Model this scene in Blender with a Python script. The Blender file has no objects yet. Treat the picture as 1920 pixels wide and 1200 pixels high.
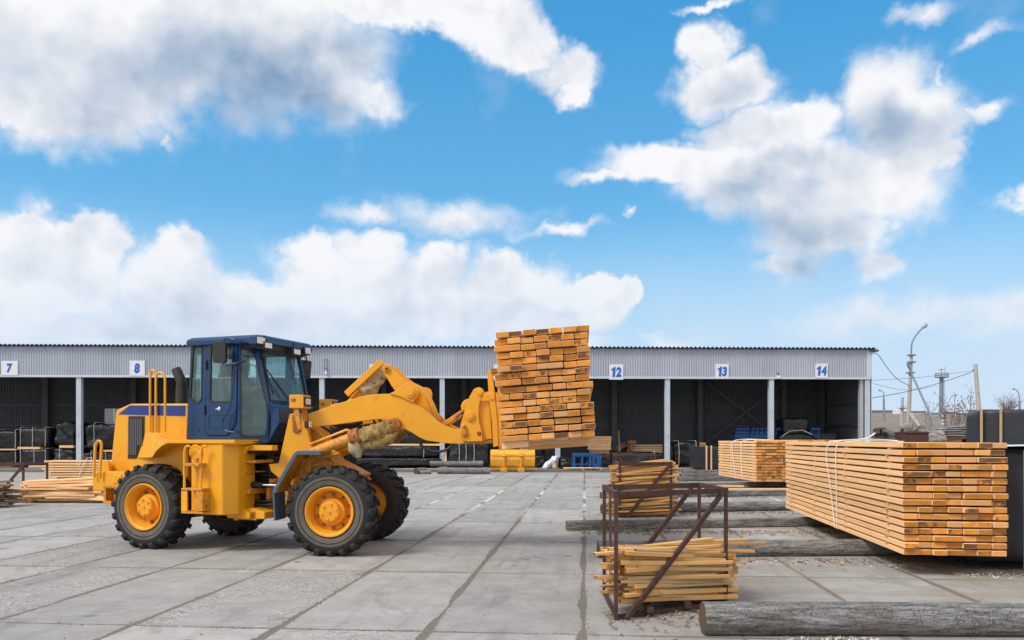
import bpy, bmesh, math, random
from mathutils import Vector, Matrix, noise, geometry
random.seed(7)
R=math.radians; PI=math.pi
C=bpy.context.scene.collection
scn=bpy.context.scene
# ---------------------------------------------------------------- camera
F=1535.; H=1.7; HY=826.
cd=bpy.data.cameras.new('camera'); cam=bpy.data.objects.new('camera',cd); C.objects.link(cam)
cam.location=(0,0,H); cam.rotation_euler=(R(90),0,0)
cd.sensor_width=36; cd.lens=F/1920*36; cd.shift_y=(HY-600)/1920; cd.clip_start=.1; cd.clip_end=6000
scn.camera=cam
scn.view_settings.view_transform='Standard'; scn.view_settings.look='None'
scn.view_settings.exposure=0.16; scn.view_settings.gamma=1; scn.view_settings.use_curve_mapping=False
SUN_EL,SUN_AZ=R(47),R(236)      # azimuth measured clockwise from +Y (behind and to the left of the camera)
sd=bpy.data.lights.new('sun','SUN'); sun=bpy.data.objects.new('sun',sd); C.objects.link(sun)
sd.energy=2.4; sd.angle=R(18); sd.color=(1,.93,.84)
sv=Vector((math.sin(SUN_AZ)*math.cos(SUN_EL),math.cos(SUN_AZ)*math.cos(SUN_EL),math.sin(SUN_EL)))
sun.rotation_euler=sv.to_track_quat('Z','Y').to_euler()

# ---------------------------------------------------------------- node helper
class NT:
    def __init__(s,tree): s.t=tree; s.n=tree.nodes; s.l=tree.links
    def node(s,ty,**kw):
        n=s.n.new(ty)
        for k,v in kw.items(): setattr(n,k,v)
        return n
    def put(s,sock,v):
        if isinstance(v,bpy.types.NodeSocket): s.l.new(v,sock)
        elif v is not None:
            if isinstance(v,(tuple,list)) and len(v)==3 and sock.type=='RGBA': v=(*v,1)
            sock.default_value=v
    def math(s,op,a,b=None,c=None,clamp=False):
        n=s.node('ShaderNodeMath',operation=op,use_clamp=clamp)
        s.put(n.inputs[0],a); s.put(n.inputs[1],b)
        if c is not None: s.put(n.inputs[2],c)
        return n.outputs[0]
    def vmath(s,op,a,b=None):
        n=s.node('ShaderNodeVectorMath',operation=op); s.put(n.inputs[0],a); s.put(n.inputs[1],b)
        return n.outputs['Value'] if op in('LENGTH','DOT_PRODUCT') else n.outputs[0]
    def noise(s,vec,scale,detail=4,rough=.55,dist=0,out='Fac'):
        n=s.node('ShaderNodeTexNoise'); s.put(n.inputs['Vector'],vec); n.inputs['Scale'].default_value=scale
        n.inputs['Detail'].default_value=detail; n.inputs['Roughness'].default_value=rough; n.inputs['Distortion'].default_value=dist
        return n.outputs[out]
    def mr(s,v,a,b,c=0,d=1,smooth=False):
        n=s.node('ShaderNodeMapRange',interpolation_type='SMOOTHSTEP' if smooth else 'LINEAR')
        s.put(n.inputs[0],v); s.put(n.inputs[1],a); s.put(n.inputs[2],b); s.put(n.inputs[3],c); s.put(n.inputs[4],d)
        return n.outputs[0]
    def mix(s,f,a,b,mode='MIX'):
        n=s.node('ShaderNodeMix',data_type='RGBA',blend_type=mode); n.clamp_factor=True
        s.put(n.inputs[0],f); s.put(n.inputs[6],a); s.put(n.inputs[7],b)
        return n.outputs[2]
    def mapping(s,vec,loc=(0,0,0),rot=(0,0,0),scale=(1,1,1),vt='POINT'):
        n=s.node('ShaderNodeMapping',vector_type=vt); s.put(n.inputs[0],vec)
        n.inputs[1].default_value=loc; n.inputs[2].default_value=rot; n.inputs[3].default_value=scale
        return n.outputs[0]
    def comb(s,x,y,z=0.):
        n=s.node('ShaderNodeCombineXYZ'); s.put(n.inputs[0],x); s.put(n.inputs[1],y); s.put(n.inputs[2],z); return n.outputs[0]

# ---------------------------------------------------------------- world: daylight sky with clouds placed by compass bearing and elevation
w=bpy.data.worlds.new('World'); scn.world=w; w.use_nodes=True
N=NT(w.node_tree); N.n.clear()
geo=N.node('ShaderNodeTexCoord').outputs['Generated']
sep=N.node('ShaderNodeSeparateXYZ'); N.l.new(geo,sep.inputs[0])
az=N.math('MULTIPLY',N.math('ARCTAN2',sep.outputs[0],sep.outputs[1]),57.29578)
el=N.math('MULTIPLY',N.math('ARCSINE',sep.outputs[2]),57.29578)
ae=N.comb(az,el,0.)
sky=N.node('ShaderNodeTexSky',sky_type='NISHITA'); sky.sun_disc=False; sky.sun_elevation=SUN_EL; sky.sun_rotation=SUN_AZ
sky.air_density=1.0; sky.dust_density=.6; sky.ozone_density=1.5
def d2(px,py):
    x=px-960; y=HY-py
    return math.degrees(math.atan2(x,F)), math.degrees(math.atan2(y,math.hypot(F,x)))
wn=N.noise(geo,8,4,.55,out='Color'); wn2=N.noise(geo,24,6,.6,out='Color')
warp=N.vmath('ADD',N.vmath('MULTIPLY',N.vmath('SUBTRACT',wn,(.5,.5,.5)),(6,4,0)),N.vmath('MULTIPLY',N.vmath('SUBTRACT',wn2,(.5,.5,.5)),(3.0,2.6,0)))
aw=N.vmath('ADD',ae,warp)
def blob(c,soft,vec):
    cx,cy,rx,ry=c[:4]; rot=c[4] if len(c)>4 else 0; st=c[5] if len(c)>5 else 1
    e_=d2(cx,cy); sa=rx/F*57.3*math.cos(R(e_[0]))**2; se=ry/F*57.3*math.cos(R(e_[0])); k=1-soft/1.35
    n=N.node('ShaderNodeTexGradient',gradient_type='SPHERICAL'); tm=n.texture_mapping; tm.vector_type='TEXTURE'
    tm.translation=(e_[0],e_[1],0); tm.rotation=(0,0,R(rot)); tm.scale=(sa*1.35,se*1.35,1); N.l.new(vec,n.inputs[0]); o=n.outputs['Fac']
    if st!=1:
        lo,hi=0.,1.
        for _ in range(20):
            m=(lo+hi)/2
            if m*m*(3-2*m)<min(st,.999): lo=m
            else: hi=m
        o=N.math('MULTIPLY',o,lo*k if st<1 else 1.0)
    return o
def field(lst,soft=.35,vec=None):
    acc=None
    for c in lst:
        b=blob(c,soft,vec or aw); acc=b if acc is None else N.math('MAXIMUM',acc,b)
    return N.mr(acc,0,1-max(soft,-.0)/1.35,0,1,True)
clouds=[(140,425,75,42),(55,445,60,40),(200,455,60,45),(335,465,62,38),(600,465,70,38),(700,468,72,40),(820,485,82,42),(960,505,60,36),(1110,535,60,36),(150,110,340,155),(450,80,330,140),(610,150,170,100),(60,190,130,60),(700,15,300,42),(900,40,120,45),(960,75,75,50),(1060,115,80,42),(1075,160,35,28),(335,262,26,18,0,.62),
 (130,500,140,105),(10,510,110,100),(330,530,130,95),(620,540,150,100),(780,550,170,100),(940,565,150,88),(1090,575,110,62),(1180,550,42,32),(450,570,200,75),(300,650,700,90),(1000,650,260,50,0,.8),
 (860,400,230,52,-4,.82),(1040,440,120,24,3,.75),(690,392,110,32,0,.75),
 (1340,85,62,48),(1365,165,108,58),(1420,245,120,50),(1700,195,135,95),(690,180,95,52),(1260,315,170,45),(1130,345,100,24,0,.9),(1450,330,220,95),(1620,330,170,100),(1680,155,125,85),(1700,235,115,65),(1460,215,90,60,0,.8),(1750,280,70,42),(1540,410,160,85),(1620,430,70,60),(1645,500,48,42),(1480,500,110,36,0,.8),(1500,230,110,50),
 (1855,210,70,28,0,.8),(1795,130,28,50,0,.7),(1870,60,90,18,8,.6),(1745,8,95,24,0,.9),(1345,3,85,14,0,.9),(1880,375,70,24,0,.7),(1185,405,25,14,0,.5),
 (1700,605,400,55,0,.8),(1880,590,150,62,0,.85),(1250,640,120,22,0,.75)]
base=field(clouds,.2)
def billow(vec,scale,detail=2.,rough=.5,sm=.6):
    n=N.node('ShaderNodeTexVoronoi',feature='F1'); N.put(n.inputs['Vector'],vec); n.inputs['Scale'].default_value=scale; n.inputs['Detail'].default_value=detail
    n.inputs['Roughness'].default_value=rough; n.normalize=True; return n.outputs['Distance']
gw=N.vmath('ADD',geo,N.vmath('MULTIPLY',N.vmath('SUBTRACT',N.noise(geo,10,4,.6,out='Color'),(.5,.5,.5)),(.045,.045,.045)))
gws=N.vmath('ADD',gw,(-.010,0,.017))
b1=billow(gw,13); b2=billow(gws,13)
fb=N.noise(geo,7,9,.62)
g0=N.noise(geo,4,2,.5)
den=N.math('ADD',base,N.math('ADD',N.math('MULTIPLY',N.math('SUBTRACT',.42,b1),.75),N.math('MULTIPLY',N.math('SUBTRACT',fb,.5),.9)))
dens=N.mr(den,N.mr(g0,.35,.65,.30,.10),N.mr(g0,.35,.65,.70,1.0),0,1,True)
rel=N.math('ADD',N.math('MULTIPLY',N.math('SUBTRACT',b2,b1),1.25),N.math('MULTIPLY',N.math('SUBTRACT',fb,N.noise(N.vmath('ADD',geo,(-.02,0,.035)),7,5,.55)),1.3))
grey=[(330,110,430,120,0,.55),(520,185,230,95,0,1.2),(640,225,130,50,0,1),(300,60,300,60,0,.42),(120,150,180,60,0,.38),(690,110,70,70,0,.5),(200,200,200,50,0,.3),(900,30,120,20,0,.2),(200,520,200,30,0,.22),(480,560,160,60,0,.3),(400,470,60,30,0,.25),(560,490,50,25,0,.28),(300,610,300,25,0,.3),(1690,220,125,62,0,1.25),(1490,440,150,60,0,.6),(1520,300,160,45,0,.5),(1520,500,170,45,0,.75),(1400,375,180,55,0,.5),(860,410,230,34,0,.45),(1350,190,60,25,0,.3),(1420,500,110,30,0,.5),(1000,600,110,25,0,.3)]
aw2=N.vmath('ADD',ae,N.vmath('MULTIPLY',N.vmath('SUBTRACT',wn,(.5,.5,.5)),(12,8,0)))
gr=field(grey,-.35,aw2)
gr=N.math('MULTIPLY',gr,N.mr(fb,.3,.7,.72,1.2))
upv=N.vmath('ADD',aw,(-1.2,2.6,0)); shade=N.math('MULTIPLY',N.mr(N.math('ADD',field([(150,95,330,140),(450,70,330,130),(700,15,300,42),(960,75,75,50),(330,530,330,90),(780,545,330,90),(1340,85,62,48),(1365,165,108,58),(1420,245,120,50),(1700,195,135,95),(690,180,95,52),(1450,330,230,95),(1675,165,120,80),(1540,410,160,85)],.2,upv),N.math('MULTIPLY',N.math('SUBTRACT',fb,.5),.8)),.3,1.1,0,1,True),.27)
bright=N.math('SUBTRACT',N.math('SUBTRACT',N.math('ADD',N.mr(den,.35,1.3,1.06,.90),rel),N.math('MULTIPLY',gr,.62)),shade)
bright=N.mr(bright,.0,1.0,0,1)
ccol=N.mix(bright,(.21,.33,.50),(.87,.865,.88))
# clear sky: physical sky, deepened like the photograph's polarised blue and paled by haze low down
sk=N.mix(1,sky.outputs[0],(.50,1.25,1.55),'MULTIPLY')
skc=N.vmath('MULTIPLY',sk,(.1,.1,.1))
skc=N.mix(.6,skc,N.mix(N.mr(el,2,27,0,1),(.27,.57,.82),(.065,.36,.71)))
hz=N.math('MULTIPLY',N.mr(el,1.0,17.0,1,0,True),.9)
SKYMULT=1.0
haze=N.mix(hz,skc,(.50,.68,.85))
hole=N.mr(el,-2,9,.55,0,True)
d3=N.math('MAXIMUM',N.math('MULTIPLY',dens,.97),0.)
col=N.mix(d3,haze,ccol)
veil=N.math('MULTIPLY',N.mr(el,2.,16,.95,0,True),N.mr(fb,.33,.60,.5,1))
col=N.mix(veil,col,(.57,.68,.82))
cover=N.math('MAXIMUM',N.mr(el,34,50,0,1,True),N.mr(N.math('ABSOLUTE',az),42,70,0,1,True))
cover=N.math('MULTIPLY',cover,N.mr(N.noise(geo,2.2,5,.6),.38,.52,.45,1,True)); cover=N.math('MULTIPLY',cover,N.mr(el,0,6,.6,1))
col=N.mix(cover,col,(.88,.86,.85))
bg=N.node('ShaderNodeBackground'); N.l.new(col,bg.inputs[0]); bg.inputs[1].default_value=1.0
wo=N.node('ShaderNodeOutputWorld'); N.l.new(bg.outputs[0],wo.inputs[0])

# ---------------------------------------------------------------- materials
MT={}
def mat(name,col,rough=.6,metal=0,var=.12,vs=3.,bump=0,bs=40,spec=None,col2=None,thr=(.55,.7),coat=0,objrand=0,stretch=(1,1,1),dirt=None,space='Object'):
    m=bpy.data.materials.new(name); m.use_nodes=True; T=NT(m.node_tree); b=T.n['Principled BSDF']
    tc=T.node('ShaderNodeTexCoord').outputs[space]; v=T.mapping(tc,scale=stretch)
    n=T.noise(v,vs,6,.6)
    k=T.mr(n,.25,.75,1-var,1+var)
    if objrand:
        oi=T.node('ShaderNodeObjectInfo').outputs['Random']
        k=T.math('MULTIPLY',k,T.mr(oi,0,1,1-objrand,1+objrand*.7))
    c=T.mix(1,col,T.comb(k,k,k),'MULTIPLY')
    if col2: c=T.mix(T.mr(T.noise(v,vs*2.3,8,.65),thr[0],thr[1]),c,col2)
    if dirt: c=T.mix(T.math('MULTIPLY',T.mr(T.noise(v,dirt[1],8,.7,1.5),dirt[2],dirt[2]+.12),dirt[3]),c,dirt[0])
    T.l.new(c,b.inputs['Base Color'])
    b.inputs['Metallic'].default_value=metal
    T.l.new(T.mr(T.noise(v,vs*3,5),.3,.7,max(.02,rough-.1),min(1,rough+.1)),b.inputs['Roughness'])
    if coat: b.inputs['Coat Weight'].default_value=coat; b.inputs['Coat Roughness'].default_value=.15
    if spec is not None: b.inputs['Specular IOR Level'].default_value=spec
    if bump:
        bn=T.node('ShaderNodeBump'); bn.inputs['Strength'].default_value=bump; bn.inputs['Distance'].default_value=.02 if name not in('black_film','dark_film') else .09
        T.l.new(T.noise(v,bs,8,.65),bn.inputs['Height']); T.l.new(bn.outputs[0],b.inputs['Normal'])
    MT[name]=m; return m
mat('yellow_paint',(.79,.355,.011),.38,var=.10,vs=1.6,bump=.05,bs=30,dirt=((.24,.11,.03),4,.60,.6))
mat('yellow_dirty',(.62,.26,.02),.55,var=.18,vs=5,bump=.25,bs=40,dirt=((.10,.045,.02),9,.52,.8))
mat('hub_yellow',(.80,.34,.015),.45,var=.1,vs=5,dirt=((.30,.13,.04),11,.62,.6))
mat('rust_yellow',(.42,.15,.03),.8,var=.3,vs=12,bump=.5,bs=50,col2=(.10,.04,.02),thr=(.5,.6))
mat('blue_paint',(.006,.040,.125),.24,var=.2,vs=3,dirt=((.16,.20,.26),7,.66,.35))
mat('blue_stripe',(.01,.04,.22),.4,var=.08)
mat('blue_fender',(.07,.11,.17),.5,var=.2,vs=5,dirt=((.25,.26,.27),9,.6,.5))
mat('rubber',(.014,.014,.016),.7,var=.35,vs=6,bump=.5,bs=30,dirt=((.10,.09,.075),5,.60,.45))
mat('sidewall',(.12,.105,.088),.85,var=.25,vs=8,bump=.2,bs=50,dirt=((.03,.03,.03),6,.58,.8))
mat('black_metal',(.02,.02,.022),.5,var=.3,vs=8)
mat('black_rubber',(.018,.018,.02),.55)
mat('cab_interior',(.09,.095,.10),.7)
mat('chrome',(.7,.7,.7),.25,1)
mat('cloth_wrap',(.36,.24,.075),.95,var=.55,vs=14,bump=1,bs=22,dirt=((.12,.08,.04),8,.5,.7))
mat('cloth_pale',(.55,.47,.30),.95,var=.3,vs=10,bump=.8,bs=18,dirt=((.22,.15,.07),7,.52,.6))
mat('hose',(.015,.015,.016),.45)
mat('steel_grey',(.42,.45,.50),.5,.2,var=.08,vs=.6)
mat('corrugated',(.42,.46,.54),.5,.1,var=.06,vs=.5,dirt=((.28,.29,.31),1.2,.6,.4))
mat('column_paint',(.50,.56,.64),.5,0,var=.12,vs=2,dirt=((.30,.28,.27),6,.62,.6))
mat('trim_paint',(.56,.62,.70),.5,var=.06)
mat('roof_blue',(.035,.06,.14),.5,var=.1)
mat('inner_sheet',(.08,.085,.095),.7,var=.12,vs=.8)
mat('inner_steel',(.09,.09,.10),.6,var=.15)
mat('sign_white',(.75,.77,.82),.45,var=.04)
mat('sign_blue',(.02,.12,.55),.45,var=.25,vs=6)
mat('rust_steel',(.085,.042,.035),.75,.3,var=.4,vs=14,bump=.4,bs=50,dirt=((.22,.09,.05),10,.6,.6))
mat('strap_white',(.78,.77,.76),.4,var=.05)
mat('black_film',(.011,.012,.015),.2,var=.3,vs=4,bump=1,bs=2.6,space='Object')
mat('dark_film',(.02,.022,.03),.5,var=.3,vs=2,bump=.5,bs=1.6)
mat('white_film',(.70,.73,.78),.35,var=.1,vs=3,bump=.6,bs=6)
mat('film_grey',(.33,.35,.38),.4,var=.2,vs=4,bump=.5,bs=6)
mat('concrete_rubble',(.30,.28,.255),.9,var=.25,vs=2,bump=.8,bs=8,dirt=((.2,.17,.14),2,.55,.7))
mat('concrete_pole',(.45,.42,.38),.9,var=.2,vs=3,bump=.4,bs=20)
mat('pole_steel',(.22,.26,.34),.6,.3)
mat('far_wall',(.46,.47,.49),.8,var=.1,vs=.2)
mat('far_dark',(.16,.17,.19),.8)
mat('bark_twig',(.20,.15,.13),.9,var=.3)
mat('machine_blue',(.01,.08,.27),.4,var=.2,vs=4,dirt=((.06,.07,.1),6,.6,.6))
mat('bucket_yellow',(.80,.40,.03),.5,var=.15,vs=3,bump=.2,bs=20,dirt=((.28,.13,.03),5,.54,.7))
mat('brown_box',(.08,.035,.03),.8,var=.4,vs=4,bump=.4,bs=9)
mat('brick_red',(.35,.10,.06),.9,var=.3,vs=4)
mat('lime_white',(.78,.77,.74),.9,var=.1)
mat('sawdust_white',(.62,.56,.47),.95,var=.2)
mat('bark_chip',(.22,.16,.11),.95,var=.5,objrand=.1)
mat('plywood',(.42,.30,.16),.7,var=.2,stretch=(.2,1,6),vs=4)
mat('skin',(.45,.25,.17),.6)
mat('jacket',(.16,.17,.12),.9,var=.2,vs=8)
mat('cap_cloth',(.03,.035,.05),.9)
mat('asphalt',(.105,.095,.085),.95,var=.25,vs=.8,bump=.5,bs=20,dirt=((.20,.18,.15),.7,.5,.6))
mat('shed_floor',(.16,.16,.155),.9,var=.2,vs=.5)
def glass(name,col,alpha):
    m=bpy.data.materials.new(name); m.use_nodes=True; T=NT(m.node_tree); b=T.n['Principled BSDF']
    out=[n for n in T.n if n.type=='OUTPUT_MATERIAL'][0]
    b.inputs['Base Color'].default_value=(*col,1); b.inputs['Roughness'].default_value=.06
    tr=T.node('ShaderNodeBsdfTransparent'); tr.inputs[0].default_value=(.80,.93,.94,1)
    mx=T.node('ShaderNodeMixShader'); 
    tc=T.node('ShaderNodeTexCoord').outputs['Object']
    T.l.new(T.mr(T.noise(tc,5,5,.6),.3,.7,alpha-.015,alpha+.02),mx.inputs[0])
    T.l.new(tr.outputs[0],mx.inputs[1]); T.l.new(b.outputs[0],mx.inputs[2])
    fr=T.node('ShaderNodeLayerWeight'); fr.inputs[0].default_value=.5; fq=T.math('ADD',T.math('MULTIPLY',T.math('POWER',fr.outputs['Facing'],4.),.5),.035); gl=T.node('ShaderNodeBsdfGlossy'); gl.inputs['Roughness'].default_value=.03; m2=T.node('ShaderNodeMixShader')
    T.l.new(fq,m2.inputs[0]); T.l.new(mx.outputs[0],m2.inputs[1]); T.l.new(gl.outputs[0],m2.inputs[2]); T.l.new(m2.outputs[0],out.inputs[0]); MT[name]=m
glass('tinted_glass',(.44,.64,.65),.075)
def lens():
    m=bpy.data.materials.new('lamp_glass'); m.use_nodes=True; T=NT(m.node_tree); b=T.n['Principled BSDF']
    tc=T.node('ShaderNodeTexCoord').outputs['Object']; w=T.node('ShaderNodeTexWave'); T.l.new(tc,w.inputs[0]); w.inputs['Scale'].default_value=30
    T.l.new(T.mix(w.outputs['Fac'],(.55,.56,.58),(.9,.9,.88)),b.inputs['Base Color']); b.inputs['Roughness'].default_value=.1; MT['lamp_glass']=m
lens()
def sheets():   # cladding sheets differ slightly in tone, with a rust run at some joints
    m=MT['corrugated']; T=NT(m.node_tree); b=T.n['Principled BSDF']; src=b.inputs['Base Color'].links[0].from_socket
    tc=T.node('ShaderNodeTexCoord').outputs['Object']; s=T.node('ShaderNodeSeparateXYZ'); T.l.new(tc,s.inputs[0])
    q=T.math('DIVIDE',s.outputs[0],1.08); wn=T.node('ShaderNodeTexWhiteNoise',noise_dimensions='1D'); T.l.new(T.math('FLOOR',q),wn.inputs['W'])
    k=T.mr(wn.outputs['Value'],0,1,.93,1.05); c=T.mix(1,src,T.comb(k,k,k),'MULTIPLY')
    e=T.math('MULTIPLY',T.mr(T.math('PINGPONG',q,.5),0,.02,1,0),T.mr(T.noise(T.mapping(tc,scale=(1,1,.3)),1.5,5,.7),.5,.62)); c=T.mix(T.math('MULTIPLY',e,.5),c,(.20,.15,.12)); T.l.new(c,b.inputs['Base Color'])
sheets()
# sawn timber: coordinates in the board's own space, x = along the board
def timber(name,side,end,objr=.14):
    for kind in('side','end'):
        m=bpy.data.materials.new(name+'_'+kind); m.use_nodes=True; T=NT(m.node_tree); b=T.n['Principled BSDF']
        tc=T.node('ShaderNodeTexCoord').outputs['Object']; oi=T.node('ShaderNodeObjectInfo').outputs['Random']
        off=T.comb(T.math('MULTIPLY',oi,37.),T.math('MULTIPLY',oi,91.),T.math('MULTIPLY',oi,53.))
        v=T.vmath('ADD',tc,off)
        oi2=T.math('FRACT',T.math('MULTIPLY',oi,17.3)); 
        if kind=='side':
            g=T.noise(T.mapping(v,scale=(.7,16,30)),1.6,7,.6)
            k=T.math('MULTIPLY',T.mr(g,.3,.7,.84,1.12),T.mr(oi,0,1,1-objr,1+objr*.7))
            c=T.mix(1,side,T.comb(k,k,k),'MULTIPLY')
            kn=T.noise(T.mapping(v,scale=(3,9,9)),2.2,3,.5)
            c=T.mix(T.mr(kn,.68,.74,0,.55),c,(.30,.13,.04))
            rough=.75; hgt=g
        else:
            rg=T.node('ShaderNodeTexWave',wave_type='RINGS',rings_direction='X')
            T.put(rg.inputs['Vector'],T.vmath('ADD',tc,T.comb(0.,T.mr(oi,0,1,-.12,.12),T.mr(oi2,0,1,-.16,.16))))
            rg.inputs['Scale'].default_value=22; rg.inputs['Distortion'].default_value=3; rg.inputs['Detail'].default_value=3; rg.inputs['Detail Scale'].default_value=2.5
            k=T.math('MULTIPLY',T.mr(rg.outputs['Fac'],0,1,.80,1.08),T.mr(oi2,0,1,.56,1.16))
            k=T.math('MULTIPLY',k,T.mr(T.noise(v,9,5,.6),.3,.7,.78,1.16))
            c=T.mix(1,end,T.comb(k,k,k),'MULTIPLY')
            c=T.mix(T.mr(oi,0,.35,.45,0),c,side)
            st=T.noise(v,6,7,.7); thr=T.mr(oi,.62,1.0,.64,.36)
            c=T.mix(T.mr(T.math('SUBTRACT',st,thr),0,.07,0,.85),c,(.10,.055,.035))
            rough=.8; hgt=T.noise(v,45,6,.7)
        T.l.new(c,b.inputs['Base Color']); b.inputs['Roughness'].default_value=rough; b.inputs['Specular IOR Level'].default_value=.25
        bn=T.node('ShaderNodeBump'); bn.inputs['Strength'].default_value=.35; bn.inputs['Distance'].default_value=.006
        T.l.new(hgt,bn.inputs['Height']); T.l.new(bn.outputs[0],b.inputs['Normal']); MT[m.name]=m
timber('timber',(.90,.57,.30),(.74,.29,.042))
timber('lath',(.66,.38,.145),(.52,.25,.06),.40)
timber('old',(.27,.17,.10),(.11,.075,.055),.3)
def logmat():
    m=bpy.data.materials.new('weathered_log'); m.use_nodes=True; T=NT(m.node_tree); b=T.n['Principled BSDF']
    tc=T.node('ShaderNodeTexCoord').outputs['Object']
    n1=T.noise(T.mapping(tc,scale=(1.2,9,9)),3,8,.65); n2=T.noise(tc,2.2,5,.6); n3=T.noise(T.mapping(tc,scale=(9,3,3)),5,6,.6)
    c=T.mix(T.mr(n1,.35,.65),(.10,.098,.095),(.36,.36,.36))
    c=T.mix(T.mr(n2,.5,.66,0,.5),c,(.13,.10,.08)); c=T.mix(T.mr(n3,.60,.66,0,.7),c,(.05,.045,.04))
    vc=T.node('ShaderNodeTexVoronoi',feature='DISTANCE_TO_EDGE'); T.put(vc.inputs['Vector'],T.vmath('ADD',T.mapping(tc,scale=(2.6,15,15)),T.vmath('MULTIPLY',T.noise(tc,6,5,.7,out='Color'),(1.6,1.6,1.6)))); vc.inputs['Scale'].default_value=2.2
    ck=T.math('MULTIPLY',T.mr(vc.outputs['Distance'],0,.035,1,0),T.mr(T.noise(tc,1.6,4,.6),.42,.55)); c=T.mix(T.math('MULTIPLY',ck,.5),c,(.06,.05,.045)); n1=T.math('SUBTRACT',n1,T.math('MULTIPLY',ck,.6))
    T.l.new(c,b.inputs['Base Color']); b.inputs['Roughness'].default_value=.9
    bn=T.node('ShaderNodeBump'); bn.inputs['Strength'].default_value=.9; bn.inputs['Distance'].default_value=.03
    T.l.new(T.math('ADD',n1,T.math('MULTIPLY',n3,.8)),bn.inputs['Height']); T.l.new(bn.outputs[0],b.inputs['Normal']); MT['weathered_log']=m
logmat()
# concrete slab yard: slabs 1.38 x 3.25 m, turned 5 degrees
GY=R(5.1); SW,SL=1.378,3.26
def groundmat():
    m=bpy.data.materials.new('slab_concrete'); m.use_nodes=True; T=NT(m.node_tree); b=T.n['Principled BSDF']
    pos=T.node('ShaderNodeNewGeometry').outputs['Position']
    v=T.mapping(pos,(0,0,0),(0,0,GY),(1,1,1))
    wob=T.vmath('MULTIPLY',T.vmath('SUBTRACT',T.noise(v,1.1,6,.65,out='Color'),(.5,.5,.5)),(.08,.10,0))
    vv=T.vmath('ADD',v,wob); s=T.node('ShaderNodeSeparateXYZ'); T.l.new(vv,s.inputs[0])
    u=T.math('DIVIDE',T.math('SUBTRACT',s.outputs[0],UOFF),SW); q=T.math('DIVIDE',T.math('SUBTRACT',s.outputs[1],VOFF),SL)
    fu=T.math('MULTIPLY',T.math('PINGPONG',u,.5),SW)  # distance to joint
    fq=T.math('MULTIPLY',T.math('PINGPONG',q,.5),SL)
    s0=T.node('ShaderNodeSeparateXYZ'); T.l.new(v,s0.inputs[0])
    cu=T.math('ROUND',T.math('SUBTRACT',T.math('DIVIDE',T.math('SUBTRACT',s0.outputs[0],UOFF),SW),.5)); cq=T.math('ROUND',T.math('SUBTRACT',T.math('DIVIDE',T.math('SUBTRACT',s0.outputs[1],VOFF),SL),.5))
    wn=T.node('ShaderNodeTexWhiteNoise',noise_dimensions='3D'); T.l.new(T.comb(cu,cq,0.),wn.inputs[0]); rnd=wn.outputs['Value']
    rnd2=T.node('ShaderNodeTexWhiteNoise',noise_dimensions='3D'); T.l.new(T.comb(cu,cq,5.),rnd2.inputs[0]); r2=rnd2.outputs['Value']
    jw=T.mr(T.noise(v,.55,4,.6),.38,.68,.004,.055); jw2=T.mr(T.noise(v,.8,4,.6),.35,.7,.003,.030)
    edge=T.math('MULTIPLY',T.math('SUBTRACT',T.noise(v,17,6,.75),.5),.085)
    j1=T.mr(T.math('ADD',T.math('SUBTRACT',fu,jw),edge),-.004,.012,1,0); j2=T.mr(T.math('ADD',T.math('SUBTRACT',fq,jw2),edge),-.004,.010,1,0)
    joint=T.math('MAXIMUM',j1,j2)
    halo=T.math('MULTIPLY',T.math('MAXIMUM',T.mr(T.math('ADD',fu,edge),.0,.16,1,0),T.mr(T.math('ADD',fq,edge),.0,.14,1,0)),T.mr(T.noise(v,1.7,6,.7),.45,.62))
    big=T.noise(v,.35,6,.6); mid=T.noise(v,2.2,6,.65); fine=T.noise(v,60,4,.7); vf=T.noise(v,160,3,.6)
    base=T.mix(rnd,(.325,.32,.315),(.42,.415,.405))
    k=T.math('MULTIPLY',T.mr(mid,.3,.7,.82,1.12),T.mr(big,.3,.7,.92,1.08))
    k=T.math('MULTIPLY',k,T.mr(fine,.3,.7,.86,1.12))
    c=T.mix(1,base,T.comb(k,k,k),'MULTIPLY')
    # exposed aggregate on some slabs
    ex=T.math('MULTIPLY',T.mr(r2,.62,.66),T.mr(T.noise(v,1.3,4,.6),.40,.52)); 
    vo=T.node('ShaderNodeTexVoronoi'); T.l.new(v,vo.inputs['Vector']); vo.inputs['Scale'].default_value=38
    sp=T.node('ShaderNodeSeparateColor'); T.l.new(vo.outputs['Color'],sp.inputs[0])
    agg=T.mix(sp.outputs[0],(.17,.165,.16),(.52,.51,.49))
    c=T.mix(T.math('MULTIPLY',ex,.6),c,agg)
    # dark tyre-rubbed and oily patches
    c=T.mix(T.mr(T.noise(T.mapping(v,scale=(1,.7,1)),1.6,8,.72,.8),.57,.66,0,.38),c,(.15,.15,.152))
    c=T.mix(T.mr(T.noise(v,5,8,.75),.60,.68,0,.30),c,(.50,.50,.49))
    tr=T.noise(T.mapping(v,(0,0,0),(0,0,.55),(2.2,.16,1)),1.5,6,.6); c=T.mix(T.mr(tr,.54,.64,0,.26),c,(.14,.14,.143))
    c=T.mix(T.mr(T.noise(v,2.6,3,.5,.4),.685,.72,0,.55),c,(.105,.10,.095))
    # stains and cracks
    c=T.mix(T.mr(T.noise(T.mapping(v,scale=(1,.5,1)),.9,7,.7,1.2),.55,.66,0,.42),c,(.17,.165,.16))
    cr=T.noise(T.mapping(v,scale=(.45,3,1)),1.7,7,.65,.6)
    c=T.mix(T.mr(T.math('ABSOLUTE',T.math('SUBTRACT',cr,.5)),0,.005,.55,0),c,(.10,.095,.09))
    c=T.mix(T.mr(T.noise(v,9,5,.75),.66,.70,0,.5),c,(.14,.13,.12))
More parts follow.
